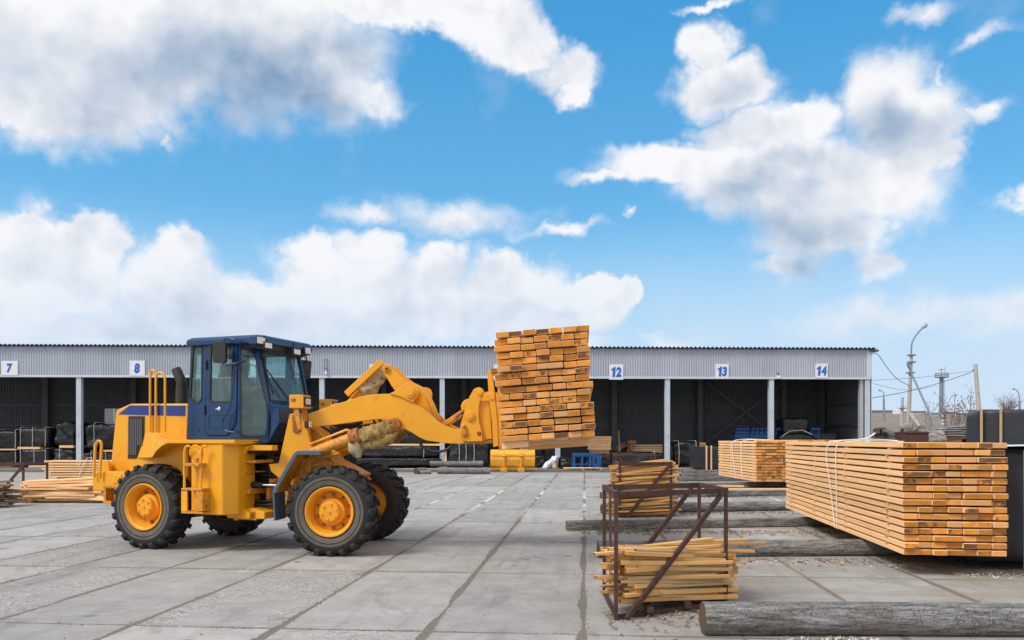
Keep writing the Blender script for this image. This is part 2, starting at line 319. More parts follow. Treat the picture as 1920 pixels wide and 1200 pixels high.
    c=T.mix(T.math('MULTIPLY',halo,.5),c,(.21,.19,.165))
    # sandy, litter-strewn band among the timber bearers on the right
    right=T.mr(T.math('ADD',s0.outputs[0],T.math('MULTIPLY',T.math('SUBTRACT',mid,.5),1.6)),0.15,.9)
    sand=T.mix(T.noise(v,14,6,.75),(.17,.145,.12),(.40,.37,.33))
    sm=T.math('MULTIPLY',right,T.mr(T.noise(T.mapping(v,scale=(.3,1,1)),1.4,7,.65),.42,.56,0,.9))
    c=T.mix(sm,c,sand)
    jc=T.mix(T.noise(v,30,5,.7),(.09,.082,.072),(.26,.235,.205))
    c=T.mix(joint,c,jc)
    # lime marks along the joints farther back
    s1=T.node('ShaderNodeSeparateXYZ'); T.l.new(pos,s1.inputs[0])
    band=T.math('MULTIPLY',T.mr(s1.outputs[1],17,22),T.mr(s1.outputs[1],26,33,1,0))
    c=T.mix(T.math('MULTIPLY',band,T.math('MULTIPLY',T.mr(fu,.02,.07,1,0),T.mr(T.noise(v,.5,5,.7),.47,.53,0,.85))),c,(.72,.71,.69))
    T.l.new(c,b.inputs['Base Color']); b.inputs['Roughness'].default_value=.85; b.inputs['Specular IOR Level'].default_value=.3
    h=T.math('SUBTRACT',T.math('ADD',T.math('MULTIPLY',fine,.35),T.math('MULTIPLY',T.math('MULTIPLY',ex,vo.outputs['Distance']),.8)),T.math('MULTIPLY',joint,1.6))
    bn=T.node('ShaderNodeBump'); bn.inputs['Strength'].default_value=.6; bn.inputs['Distance'].default_value=.012
    T.l.new(h,bn.inputs['Height']); T.l.new(bn.outputs[0],b.inputs['Normal']); MT['slab_concrete']=m
# joint line through pixel (1093,1200) on the ground, cross joint through (850,1073)
def G(px,py): Y=F*H/(py-HY); return Vector(((px-960)/F*Y,Y,0))
def P(px,py,Y): return Vector(((px-960)/F*Y,Y,H-(py-HY)/F*Y))
def rotg(p): return (p.x*math.cos(GY)-p.y*math.sin(GY), p.x*math.sin(GY)+p.y*math.cos(GY))
UOFF=rotg(G(1093,1200))[0]; VOFF=rotg(G(850,1073))[1]
groundmat()
def fieldmat():
    m=bpy.data.materials.new('waste_ground'); m.use_nodes=True; T=NT(m.node_tree); b=T.n['Principled BSDF']
    pos=T.node('ShaderNodeNewGeometry').outputs['Position']
    c=T.mix(T.noise(T.mapping(pos,scale=(.4,1,1)),.12,8,.7),(.13,.11,.09),(.34,.30,.25))
    c=T.mix(T.mr(T.noise(T.mapping(pos,scale=(.2,1,1)),.05,6,.7),.5,.6,0,.7),c,(.20,.12,.09))
    c=T.mix(T.mr(T.noise(pos,.9,8,.8),.5,.62,0,.6),c,(.08,.075,.06))
    T.l.new(c,b.inputs['Base Color']); b.inputs['Roughness'].default_value=1; MT['waste_ground']=m
fieldmat()

# ---------------------------------------------------------------- mesh builder
I4=Matrix.Identity(4)
def rrect(pts,r,seg=4):
    """round the corners of a polygon"""
    out=[];n=len(pts)
    for i in range(n):
        p0=Vector(pts[i-1]);p=Vector(pts[i]);p1=Vector(pts[(i+1)%n])
        a=(p0-p);b=(p1-p);k=min(r,a.length*.45,b.length*.45)
        A=p+a.normalized()*k;B=p+b.normalized()*k
        for j in range(seg+1):
            t=j/seg; out.append(tuple(A*(1-t)**2+p*2*t*(1-t)+B*t*t))
    return out
class MB:
    def __init__(s,M=I4): s.v=[];s.f=[];s.m=[];s.M=M
    def add(s,vs,fs,mi=0,M=None):
        o=len(s.v); MM=s.M if M is None else M
        s.v+=[MM@Vector(v) for v in vs]
        for f in fs: s.f.append([i+o for i in f]); s.m.append(mi)
    def box(s,x0,x1,y0,y1,z0,z1,mi=0,M=None):
        s.add([(x,y,z) for x in(x0,x1) for y in(y0,y1) for z in(z0,z1)],[(0,1,3,2),(4,6,7,5),(0,4,5,1),(2,3,7,6),(0,2,6,4),(1,5,7,3)],mi,M); return s
    def prism(s,poly,y0,y1,mi=0,holes=()):
        """poly: (u,w) points in the frame's side plane, extruded from y0 to y1"""
        loops=[[Vector((p[0],0,p[1])) for p in l] for l in [poly,*holes]]
        tri=geometry.tessellate_polygon([[Vector((p.x,p.z,0)) for p in l] for l in loops])
        flat=[p for l in loops for p in l]; n=len(flat)
        vs=[(p.x,y0,p.z) for p in flat]+[(p.x,y1,p.z) for p in flat]
        fs=[tuple(t) for t in tri]+[tuple(i+n for i in reversed(t)) for t in tri]
        o=0
        for l in loops:
            k=len(l)
            for i in range(k): a=o+i;b=o+(i+1)%k; fs.append((a,b,b+n,a+n))
            o+=k
        s.add(vs,fs,mi); return s
    def quadbox(s,pts,t,mi=0):
        """a panel from corner points (any polygon), thickness t along its normal"""
        p=[Vector(q) for q in pts]; nrm=geometry.normal(p[:3]) if len(p)>2 else Vector((0,0,1)); n=len(p)
        s.add([*p,*[q-nrm*t for q in p]],[tuple(range(n)),tuple(reversed(range(n,2*n)))]+[(i,i+n,(i+1)%n+n,(i+1)%n) for i in range(n)],mi); return s
    def panel(s,outer,holes,t,mi=0):
        """flat panel with holes in 3-D (frame) coordinates"""
        loops=[[Vector(q) for q in l] for l in [outer,*holes]]
        nrm=geometry.normal(loops[0][:3]); tri=geometry.tessellate_polygon(loops); flat=[q for l in loops for q in l]; n=len(flat)
        fs=[tuple(a) for a in tri]+[tuple(i+n for i in reversed(a)) for a in tri]; o=0
        for l in loops:
            k=len(l)
            for i in range(k): fs.append((o+i,o+(i+1)%k,o+(i+1)%k+n,o+i+n))
            o+=k
        s.add([*flat,*[q-nrm*t for q in flat]],fs,mi); return s
    def beam(s,p0,p1,w,h,mi=0,up=Vector((0,0,1))):
        p0=Vector(p0);p1=Vector(p1);d=(p1-p0).normalized()
        if abs(d.dot(up))>.98: up=Vector((0,1,0))
        x=d.cross(up).normalized();y=x.cross(d).normalized()
        vs=[p+x*a*w/2+y*b*h/2 for p in(p0,p1) for a,b in((-1,-1),(1,-1),(1,1),(-1,1))]
        s.add(vs,[(3,2,1,0),(4,5,6,7),(0,1,5,4),(1,2,6,5),(2,3,7,6),(3,0,4,7)],mi); return s
    def tube(s,pts,r,seg=10,mi=0,cap=True,bump=0,fr=3.):
        pts=[Vector(p) for p in pts]; n=len(pts); rs=r if isinstance(r,(list,tuple)) else [r]*n
        vs=[];prev=None
        for i,p in enumerate(pts):
            d=(pts[min(i+1,n-1)]-pts[max(i-1,0)]).normalized()
            if prev is None:
                a=Vector((0,0,1)) if abs(d.z)<.9 else Vector((1,0,0)); x=d.cross(a).normalized()
            else: x=(prev-d*prev.dot(d)).normalized()
            y=d.cross(x); prev=x
            for k in range(seg):
                t=2*PI*k/seg; q=x*math.cos(t)+y*math.sin(t); rr=rs[i]
                if bump: rr*=1+bump*noise.noise((p+q*rs[i])*fr+Vector((3,1,7)))
                vs.append(p+q*rr)
        fs=[(i*seg+k,i*seg+(k+1)%seg,(i+1)*seg+(k+1)%seg,(i+1)*seg+k) for i in range(n-1) for k in range(seg)]
        if cap: fs+=[tuple(reversed(range(seg))),tuple(range((n-1)*seg,n*seg))]
        s.add(vs,fs,mi); return s
    def cyl(s,p0,p1,r,seg=20,mi=0,r1=None): return s.tube([p0,p1],[r,r if r1 is None else r1],seg,mi)
    def lathe(s,prof,seg=48,mi=0,closed=False,M=None):
        """prof (radius, y) revolved about the frame's y axis through the origin"""
        n=len(prof);vs=[(r*math.cos(2*PI*k/seg),y,r*math.sin(2*PI*k/seg)) for k in range(seg) for r,y in prof]
        fs=[]
        for k in range(seg):
            for i in range(n if closed else n-1):
                a=k*n+i;b=k*n+(i+1)%n;c=((k+1)%seg)*n+(i+1)%n;d=((k+1)%seg)*n+i
                fs.append((a,b,c,d))
        s.add(vs,fs,mi,M); return s
    def grid(s,fn,nu,nv,mi=0,wrap=False):
        vs=[fn(i/nu,j/nv) for i in range(nu+1) for j in range(nv+1)]
        s.add(vs,[(i*(nv+1)+j,(i+1)*(nv+1)+j,(i+1)*(nv+1)+j+1,i*(nv+1)+j+1) for i in range(nu) for j in range(nv)],mi); return s
    def build(s,name,mats,parent=None,org=None,smooth=None,bevel=0,seg=2,recalc=True,rotz=0):
        me=bpy.data.meshes.new(name)
        o=org if org is not None else (parent.matrix_world.translation if parent else Vector((0,0,0)))
        vs=[v-Vector(o) for v in s.v]
        if rotz: 
            RR=Matrix.Rotation(-rotz,4,'Z'); vs=[RR@v for v in vs]
        me.from_pydata([tuple(v) for v in vs],[],s.f)
        for mm in (mats if isinstance(mats,(list,tuple)) else [mats]): me.materials.append(MT[mm])
        me.polygons.foreach_set('material_index',s.m)
        if recalc:
            bm=bmesh.new(); bm.from_mesh(me); bmesh.ops.recalc_face_normals(bm,faces=bm.faces); bm.to_mesh(me); bm.free()
        if smooth is not None:
            me.polygons.foreach_set('use_smooth',[True]*len(me.polygons)); me.set_sharp_from_angle(angle=R(smooth))
        ob=bpy.data.objects.new(name,me); C.objects.link(ob)
        po=parent.matrix_world.translation if parent else Vector((0,0,0))
        ob.location=Vector(o)-po; ob.rotation_euler.z=rotz
        if parent: ob.parent=parent
        ob.matrix_world=Matrix.Translation(Vector(o))@Matrix.Rotation(rotz,4,'Z')
        if bevel:
            md=ob.modifiers.new('bevel','BEVEL'); md.width=bevel; md.segments=seg; md.limit_method='ANGLE'; md.angle_limit=R(35)
        return ob
def tag(o,label=None,cat=None,group=None,kind=None):
    if label: o['label']=label
    if cat: o['category']=cat
    if group: o['group']=group
    if kind: o['kind']=kind
    return o
def thing(name,loc,label,cat,group=None):
    o=bpy.data.objects.new(name,None); C.objects.link(o); o.location=loc; o.matrix_world=Matrix.Translation(Vector(loc)); o.empty_display_size=.3
    return tag(o,label,cat,group)
def arc(c,r,a0,a1,n=12): return [(c[0]+r*math.cos(R(a0+(a1-a0)*i/n)),c[1]+r*math.sin(R(a0+(a1-a0)*i/n))) for i in range(n+1)]
def smoothp(pts,it=2,closed=False):
    """Chaikin smoothing of a polyline"""
    pts=[Vector(p) for p in pts]
    for _ in range(it):
        n=len(pts);q=[] if closed else [pts[0]]
        for i in range(n if closed else n-1):
            a,b=pts[i],pts[(i+1)%n]; q+=[a*.75+b*.25,a*.25+b*.75]
        if not closed: q.append(pts[-1])
        pts=q
    return pts

# ================================================================ SETTING
mb=MB(); mb.box(-400,400,-60,2500,-.6,0); tag(mb.build('ground','slab_concrete'),kind='structure')
mb=MB(); mb.quadbox([(-60,44.6,.004),(30,43.2,.004),(60,41.5,.004),(60,49,.004),(-60,47.5,.004)],.003); tag(mb.build('road','asphalt'),kind='structure')
def hillh(x,y):
    t=min(1,max(0,(y-66)/150)); t=t*t*(3-2*t)
    return -.3+t*8.0+min(1,max(0,(y-66)/20))*(.5+.8*noise.noise(Vector((x*.03,y*.03,0)))+.35*noise.noise(Vector((x*.15,y*.15,2))))
mb=MB(); mb.grid(lambda a,b:(-220+a*640,66+b*b*900,hillh(-220+a*640,66+b*b*900)),150,70); tag(mb.build('hill','waste_ground',smooth=60),kind='structure')

# ================================================================ OPEN SHED
def SY(px): return 50.1+(px)/1640*1.9          # depth of the shed front along each view column
def S(px,py,dy=0): 
    p=P(px,py,SY(px)); p.y+=dy; return p
A=S(-420,826); B=S(1632,826); A.z=B.z=0
sdir=(B-A).normalized(); sang=math.atan2(sdir.y,sdir.x); SLEN=(B-A).length
SM=Matrix.Translation(A)@Matrix.Rotation(sang,4,'Z')   # shed frame: x along the front, y into the shed
SMi=SM.inverted()
def sx(px):      # position along the front under a picture column
    d=Vector(((px-960)/F,1,0)); n=Vector((-sdir.y,sdir.x,0)); t=A.dot(n)/d.dot(n); return (d*t-A).dot(sdir)
ZT,ZB=7.50,5.58
shed=thing('open_shed',A,'long grey corrugated open-fronted storage shed with numbered bays','shed')
def corr(mb,x0,x1,pitch,depth,y,z0,z1,mi=0,thk=0,back=0):
    n=int((x1-x0)/pitch); xs=[]
    for i in range(n):
        a=x0+i*pitch
        for fx,fy in((0,0),(.30,0),(.5,-1),(.80,-1)): xs.append((a+fx*pitch,y+fy*depth))
    xs.append((x0+n*pitch,y))
    vs=[];k=len(xs)
    for x,yy in xs: vs+=[(x,yy,z0),(x,yy,z1)]
    mb.add(vs,[(2*i,2*i+2,2*i+3,2*i+1) for i in range(k-1)],mi)
mb=MB(SM); corr(mb,0,SLEN,.155,.035,0,ZB+.12,ZT-.02); mb.build('fascia','corrugated',shed)
mb=MB(SM); mb.box(-.02,SLEN+.03,-.05,.10,ZB,ZB+.13); mb.box(SLEN-.28,SLEN+.05,-.055,-.036,ZB+.13,ZT-.04); mb.build('trim_strip','trim_paint',shed,bevel=.01)
# corrugated roof falling to the back
mb=MB(SM); pitch=.27; n=int((SLEN+.5)/pitch); vs=[];k=0
for i in range(n*8+1):
    x=-.1+i*pitch/8; z=.045*math.sin(2*PI*i/8); vs+=[(x,-.28,ZT+.06+z),(x,7.6,ZT-1.0+z),(x,7.6,ZT-1.03+z),(x,-.28,ZT+.02+z)]
fs=[]
for i in range(n*8):
    a=i*4
    for q in range(4): fs.append((a+q,a+4+q,a+4+(q+1)%4,a+(q+1)%4))
mb.add(vs,fs); mb.build('roof','roof_blue',shed,smooth=50)
mb=MB(SM); mb.box(SLEN-.1,SLEN+.45,-.2,7.4,ZT-.16,ZT-.04); mb.build('verge_board','inner_steel',shed)
# walls inside
DB=7.0
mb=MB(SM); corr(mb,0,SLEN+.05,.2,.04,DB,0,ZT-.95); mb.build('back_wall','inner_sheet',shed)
WM=SM@Matrix.Translation((SLEN,0,0))@Matrix.Rotation(R(90),4,'Z')
mb=MB(WM); corr(mb,0.1,DB,.2,-.04,.0,0,ZT-.1-.0); 
# cut the side wall top along the roof fall by lowering the far vertices
for i,v in enumerate(mb.v):
    if v.z>1: l=(SMi@v); v.z=ZT-.08-1.0*l.y/7.4
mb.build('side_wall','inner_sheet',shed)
mb=MB(SM)
mb.add([(SLEN+.07,-.02,0),(SLEN+.07,DB,0),(SLEN+.07,DB,ZT-1.05),(SLEN+.07,-.02,ZT-.1)],[(0,1,2,3)]); mb.build('outer_cladding','corrugated',shed)
# girts
for z in(1.35,2.75,4.15):
    mb=MB(SM); mb.box(0,SLEN-.1,DB-.18,DB-.06,z-.06,z+.06); mb.build('girt','inner_steel',shed)
    mb=MB(SM); mb.box(SLEN-.2,SLEN-.08,.3,DB-.2,z-.06,z+.06); mb.build('girt','inner_steel',shed)
# front columns (I-section) and back columns
def icol(x,y,z1,w,mname,nm='column'):
    mb=MB(SM); mb.box(x-w/2,x+w/2,y,y+.03,0,z1); mb.box(x-w/2,x+w/2,y+w-.03,y+w,0,z1); mb.box(x-.02,x+.02,y+.03,y+w-.03,0,z1)
    mb.box(x-w*.7,x+w*.7,y-.06,y+w+.06,0,.03)
    for zz in(2.0,3.6): mb.box(x-.03,x+.03,y-.03,y,zz,zz+.05)
    return mb.build(nm,mname,shed)
COLS=[(-320,0),(-85,0),(147,0),(380,0),(603,0),(829,0),(1046,0),(1252,0),(1447,0)]
for px,_ in COLS: icol(sx(px),.02,ZB,.30,'column_paint')
icol(SLEN-.17,.02,ZB,.34,'column_paint')
mb=MB(SM); mb.box(SLEN-.62,SLEN-.42,.1,.4,0,ZB); mb.build('column','steel_grey',shed)
n3=Vector((-sdir.y,sdir.x,0))
def sxb(px):
    d=Vector(((px-960)/F,1,0)); t=(A+n3*(DB-.5)).dot(n3)/d.dot(n3); return (d*t-A).dot(sdir)
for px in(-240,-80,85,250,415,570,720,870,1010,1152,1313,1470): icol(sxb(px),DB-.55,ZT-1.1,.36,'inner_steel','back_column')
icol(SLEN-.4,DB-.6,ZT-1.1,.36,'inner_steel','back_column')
a,b=sxb(1325),sxb(1470)
for p,q in(((a,1.6),(b,5.8)),((a,5.8),(b,1.6))):
    mb=MB(SM); mb.beam((p[0],DB-.6,p[1]),(q[0],DB-.6-.02*(p[1]>3),q[1]),.02,.14); mb.build('cross_brace','inner_steel',shed)
# rafters
for px in(147,380,603,829,1046,1252,1447,1600):
    x=sx(px); mb=MB(SM); mb.beam((x,.3,ZT-.45),(x,DB,ZT-1.35),.18,.35); mb.build('rafter','inner_steel',shed)
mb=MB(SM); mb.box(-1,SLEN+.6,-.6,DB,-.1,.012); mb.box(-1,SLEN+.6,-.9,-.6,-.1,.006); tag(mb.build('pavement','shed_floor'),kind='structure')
# number signs
def glyph(ch):
    """outline figure as (vertices, faces), unit height"""
    if ch=='1':
        p=[(.17,0),(.43,0),(.43,1),(.25,1),(.20,.90),(.0,.80),(.0,.64),(.17,.68)]; n=len(p)
        return [(x,y,z) for z in(0,.02) for x,y in p],[tuple(range(n)),tuple(reversed(range(n,2*n)))]+[(i,(i+1)%n,(i+1)%n+n,i+n) for i in range(n)]
    cu=bpy.data.curves.new('numeral','FONT'); cu.body=ch; cu.size=1; cu.offset=.055; cu.extrude=.01
    o=bpy.data.objects.new('tmp',cu); C.objects.link(o); dg=bpy.context.evaluated_depsgraph_get(); me=bpy.data.meshes.new_from_object(o.evaluated_get(dg)); bpy.data.objects.remove(o)
    xs=[v.co.x for v in me.vertices]; ys=[v.co.y for v in me.vertices]; k=1/(max(ys)-min(ys))
    return [((v.co.x-min(xs))*k*.80,(v.co.y-min(ys))*k,v.co.z) for v in me.vertices],[tuple(p.vertices) for p in me.polygons]
def numeral(txt,x,z,h,parent):
    mb=MB(SM@Matrix.Translation((x,-.078,z-h/2))); x0=0; parts=[]
    for ch in txt:
        v,f=glyph(ch); wv=max(p[0] for p in v); parts.append((v,f,x0)); x0+=wv+.09
    W_=x0-.09
    for v,f,o in parts: mb.add([((p[0]+o-W_/2+.08*(p[1]-.5))*h,-.004-p[2]*.2,p[1]*h) for p in v],f)
    mb.build('numeral','sign_blue',parent)
lab={'7':'white square sign with blue 7 at the far left of the shed front','8':'white sign with blue 8 above the second bay from the left, behind the loader handrail','9':'white sign with blue 9 on the shed front behind the loader cab','10':'white sign with blue 10 half hidden behind the raised yellow loader arm','11':'white sign with blue 11 mostly hidden behind the lifted timber','12':'white sign with blue 12 just right of the lifted timber','13':'white sign with blue 13 between signs 12 and 14','14':'white sign with blue 14 on the right end bay of the shed'}
for t,x0,x1,y0,y1 in(('7',3.5,34.5,677,704),('8',243.5,272.5,676.5,705),('9',470,497,676,706),('10',693,723,683,711),('11',926,952,684,714),('12',1142,1168.5,683.5,712),('13',1341,1366,683,710.5),('14',1528,1551.5,682,709)):
    xa,xb=sx(x0),sx(x1); Yd=SY((x0+x1)/2); za=H-(y1-HY)/F*Yd; zb=H-(y0-HY)/F*Yd
    o=thing('number_sign',SM@Vector(((xa+xb)/2,-.06,za)),lab[t],'sign','bay number signs along the shed front')
    mb=MB(SM); mb.box(xa,xb,-.075,-.045,za,zb); mb.build('sign_board','sign_white',o,bevel=.008)
    numeral(t,(xa+xb)/2,(za+zb)/2,(zb-za)*.66,o)
# small floodlights on the fascia
for px,py,lb in((612,694,'small lamp in wire bracket on the shed fascia right of the loader cab'),(1458,707,'small pale lamp on the fascia edge above the column left of sign 14')):
    x=sx(px); z=H-(py-HY)/F*SY(px); o=thing('shed_lamp',SM@Vector((x,-.08,z)),lb,'lamp')
    mb=MB(SM)
    if px<1000:
        for a,b in(((x-.1,z-.15),(x-.1,z+.65)),((x+.1,z-.15),(x+.1,z+.65)),((x-.1,z+.65),(x+.1,z+.65)),((x-.12,z+.1),(x+.12,z+.1))): mb.beam((a[0],-.09,a[1]),(b[0],-.09,b[1]),.02,.02)
        mb.build('bracket','black_metal',o)
        mb=MB(SM); mb.lathe([(.001,0),(.06,.0),(.09,.12),(.03,.2),(.001,.2)],12,M=SM@Matrix.Translation((x,-.14,z-.28))@Matrix.Rotation(R(90),4,'X')); mb.build('lamp_bowl','sign_white',o,smooth=50)
    else:
        mb.box(x-.11,x+.11,-.22,-.07,z-.12,z+.08); mb.build('lamp_body','sign_white',o,bevel=.02)
        mb=MB(SM); mb.beam((x,-.1,z+.08),(x,-.06,z+.3),.04,.03); mb.build('bracket','black_metal',o)

# ================================================================ TIMBER HELPERS
def board_mesh(L,Wd,T,ends='x',m=('timber_side','timber_end'),warp=0):
    """board of length L along local x, with end-grain faces; origin at its centre"""
    me=bpy.data.meshes.new('board'); ns=2 if warp else 1; vs=[]
    for i in range(ns+1):
        x=-L/2+L*i/ns; wz=warp*(1-abs(2*i/ns-1)) if ns>1 else 0
        vs+=[(x,-Wd/2,-T/2+wz),(x,Wd/2,-T/2+wz),(x,Wd/2,T/2+wz),(x,-Wd/2,T/2+wz)]
    fs=[];mi=[]
    for i in range(ns):
        a=i*4
        for q in range(4): fs.append((a+q,a+(q+1)%4,a+4+(q+1)%4,a+4+q)); mi.append(0)
    fs+=[(3,2,1,0),(ns*4,ns*4+1,ns*4+2,ns*4+3)]; mi+=[1,1]
    me.from_pydata(vs,[],fs); me.materials.append(MT[m[0]]); me.materials.append(MT[m[1]]); me.polygons.foreach_set('material_index',mi)
    bm=bmesh.new(); bm.from_mesh(me); bmesh.ops.recalc_face_normals(bm,faces=bm.faces)
    bmesh.ops.bevel(bm,geom=[e for e in bm.edges if e.calc_face_angle(0)>1],offset=.004,segments=1,affect='EDGES'); bm.to_mesh(me); bm.free()
    return me
def put(me,name,M,parent=None):
    o=bpy.data.objects.new(name,me); C.objects.link(o)
    if parent: o.parent=parent; o.matrix_local=parent.matrix_world.inverted()@M
    else: o.matrix_world=M
    return o
def bundle(origin,M,L,rows,cols,bw,bt,pitch,label,name='timber_bundle',near=-1,jit=.02,group=None,mats=('timber_side','timber_end'),merge=.12,stickers=True,rowshift=.012):
    """M: frame with x = board length direction, y across, z up; origin at a bottom corner centre"""
    root=thing(name,origin,label,'timber bundle',group); boards=[]
    rng=random.Random(int(origin[0]*100)+rows)
    W=cols*bw
    for r in range(rows):
        z=pitch*r+bt/2+rng.uniform(-.003,.003); rt=rng.gauss(0,.22)*(1 if rowshift>.015 else .4); y=rng.uniform(-rowshift,rowshift); c=0; rowx=rng.uniform(-jit,jit)
        while c<cols:
            wd=bw*.985; k=1
            if rng.random()<merge and c<cols-1: wd=2*bw*.985; k=2
            x=rowx*.5+rng.uniform(-jit,jit)
            if rng.random()<.06: x+=near*jit*1.5
            me=board_mesh(L,wd-rng.uniform(.002,.008),bt*rng.uniform(.96,1.0),m=mats)
            yy=y+c*bw+wd/2+rng.uniform(-.003,.003); zz=z+(yy-W/2)*math.tan(R(rt))+(rng.uniform(-.004,.004) if rowshift>.015 else 0)
            o=put(me,'board',M@Matrix.Translation((x,yy,zz))@Matrix.Rotation(R(rng.uniform(-.08,.08)),4,'Z')@Matrix.Rotation(R(rng.uniform(-.6,.6)+rt*0),4,'X'),root)
            boards.append(o); c+=k
    if stickers:
        mb=MB(M)
        for r in range(rows-1):
            for s_ in(-.42,-.14,.14,.42):
                xx=L*s_+rng.uniform(-.05,.05); mb.box(xx-.03,xx+.03,-rng.uniform(0,.03),W+(rng.uniform(0,.05) if stickers is True else -.08),pitch*r+bt+.001,pitch*(r+1)-.001)
        tag(mb.build('sticker','lath_side',root),kind='stuff')
    return root,boards,W
# ---- large bundle on the right
c0=Vector((4.905,10.28,0)); yaw=math.atan2(5.84-4.905,17.5-10.28)   # boards run away from the camera
Lb=7.25
BM=Matrix.Translation(c0+Vector((0,0,.265)))@Matrix.Rotation(PI/2-yaw,4,'Z')@Matrix.Translation((Lb/2,0,0))@Matrix.Rotation(R(0),4,'Z')@Matrix.Scale(-1,4,(0,1,0))
r1,b1,W1=bundle(c0,BM,Lb,16,7,.1755,.067,.0893,'large bundle of fresh orange planks on logs at the right, nearest the camera',jit=.03,merge=.14,rowshift=.014)
def strap(M,x,W,Hh,parent,sag=0,r=.007,lean=0):
    mb=MB(M); pts=[(x,-.012,0),(x+lean*.5,-.02-sag*.4,Hh*.5),(x+lean,-.03-sag,Hh*.86),(x+lean*1.1,-.01,Hh+.012),(x+lean,W*.5,Hh+.012+sag),(x,W+.01,Hh+.005),(x,W+.012,0)]
    mb.tube(smoothp(pts,2),r,6); return mb.build('strap','strap_white',parent,smooth=60)
strap(BM,-Lb/2+3.05,W1,16*.0893-.02,r1,.01,.008,.0); strap(BM,-Lb/2+3.2,W1,16*.0893-.02,r1,.05,.007,.35)
# ---- second bundle pair behind it
c2=Vector((8.29,27.8,0)); L2=5.2
for j,(dx,dz,lb) in enumerate(((0,0,'middle-distance plank bundle on logs, seen left of the large bundle'),(1.42,.04,'plank bundle just behind the large bundle, only its top row showing'))):
    M2=Matrix.Translation(c2+Vector((dx,0,.3+dz)))@Matrix.Rotation(R(90-.3),4,'Z')@Matrix.Translation((L2/2,0,0))@Matrix.Scale(-1,4,(0,1,0))
    r2,b2,W2=bundle(c2+Vector((dx,.01*j,0)),M2,L2,14,7,.176,.075,.1005,lb,jit=.03,merge=.15)
    if j==0: strap(M2,-L2/2+2.6,W2,1.41,r2,.04,.014,.3); strap(M2,-L2/2+1.7,W2,1.41,r2,.02,.012,0)
# the bearers are the logs, built below

# ---- logs and beams lying across the yard
def log(p0,p1,r,label,square=False,seed=0,name='log_bearer'):
    p0=Vector(p0);p1=Vector(p1);L=(p1-p0).length;ang=math.atan2(p1.y-p0.y,p1.x-p0.x)
    M=Matrix.Translation(p0)@Matrix.Rotation(ang,4,'Z'); mb=MB(M); nL=max(24,int(L/.12)); ns=28
    vs=[]
    for i in range(nL+1):
        x=L*i/nL; cx=.015*noise.noise(Vector((x*.5,seed,0))); rr=r*(1+.05*noise.noise(Vector((x*.4,seed,5))))
        for k in range(ns):
            t=2*PI*k/ns
            if square: q=1/max(abs(math.cos(t)),abs(math.sin(t)))*.92; q=min(q,1.22)
            else: q=1
            d=1+.05*noise.noise(Vector((x*1.2,math.cos(t)*2,math.sin(t)*2+seed)))+.03*noise.noise(Vector((x*5,math.cos(t)*7,math.sin(t)*7+seed)))
            ex=x
            if i==0: ex=x+.012*noise.noise(Vector((t*2,seed,1)))
            vs.append((ex,cx+rr*q*d*math.cos(t),max(-.02,r*.93+rr*q*d*math.sin(t))))
    fs=[(i*ns+k,i*ns+(k+1)%ns,(i+1)*ns+(k+1)%ns,(i+1)*ns+k) for i in range(nL) for k in range(ns)]
    mb.add(vs,fs); mb.add([vs[k] for k in range(ns)],[tuple(reversed(range(ns)))],1); mb.add(vs[nL*ns:],[tuple(range(ns))],1)
    o=mb.build(name,['weathered_log','old_end'],None,org=p0,smooth=45,rotz=ang)
    return tag(o,label,'beam' if square else 'log','grey timber bearers lying across the yard')
def lg(px,pyb,px2,pyb2,r,label,sq=False,seed=0):
    a=G(px,pyb);b=G(px2,pyb2); a.y+=r;b.y+=r; return log(a,b,r,label,sq,seed)
lg(1325,1196,2300,1199,.145,'thick cracked grey log lying in the right foreground',seed=1)
lg(1123,1047,2000,1041,.125,'grey log behind the near rusty cage, its right part under the large bundle',seed=2)
lg(1063,995,1900,981,.095,'squared grey beam reaching farthest left of all the bearers',True,3)
lg(1129,964,1900,950,.12,'grey log running behind the second rusty cage',seed=4)
lg(1127,935,1800,924,.10,'squared grey beam with pale top behind the second cage of laths',True,5)
lg(1200,917,1900,909,.11,'grey beam passing under the middle-distance plank bundle',True,6)
lg(1272,903,1900,897,.10,'grey beam just beyond the middle-distance bundle’s near end',True,7)
lg(1276,895,1700,890,.10,'grey beam in front of the upright black package',True,8)
lg(1280,888,1700,885,.10,'farthest grey beam, beside the upright black package',True,9)
o=log(G(779,889)+Vector((0,.2,0)),G(795,888)+Vector((0,.2,0)),.16,'x'); 
tag(o,'short dark log end lying left of the stacked logs in front of the shed','log')
o['group']='logs lying in front of the shed'
for a,b,r,z,lb in(((820,889),(919,889),.17,0,'lower brown log in front of the shed, left of the yellow bucket'),((806,884),(906,884),.15,.28,'upper brown log lying on another left of the yellow bucket'),((787,889),(808,889),.10,0,'short orange-ended log beside the stacked logs')):
    o=log(G(*a)+Vector((0,r,0)),G(*b)+Vector((0,r,0)),r,lb,seed=r*90); o.location.z+=z; o['group']='logs lying in front of the shed'

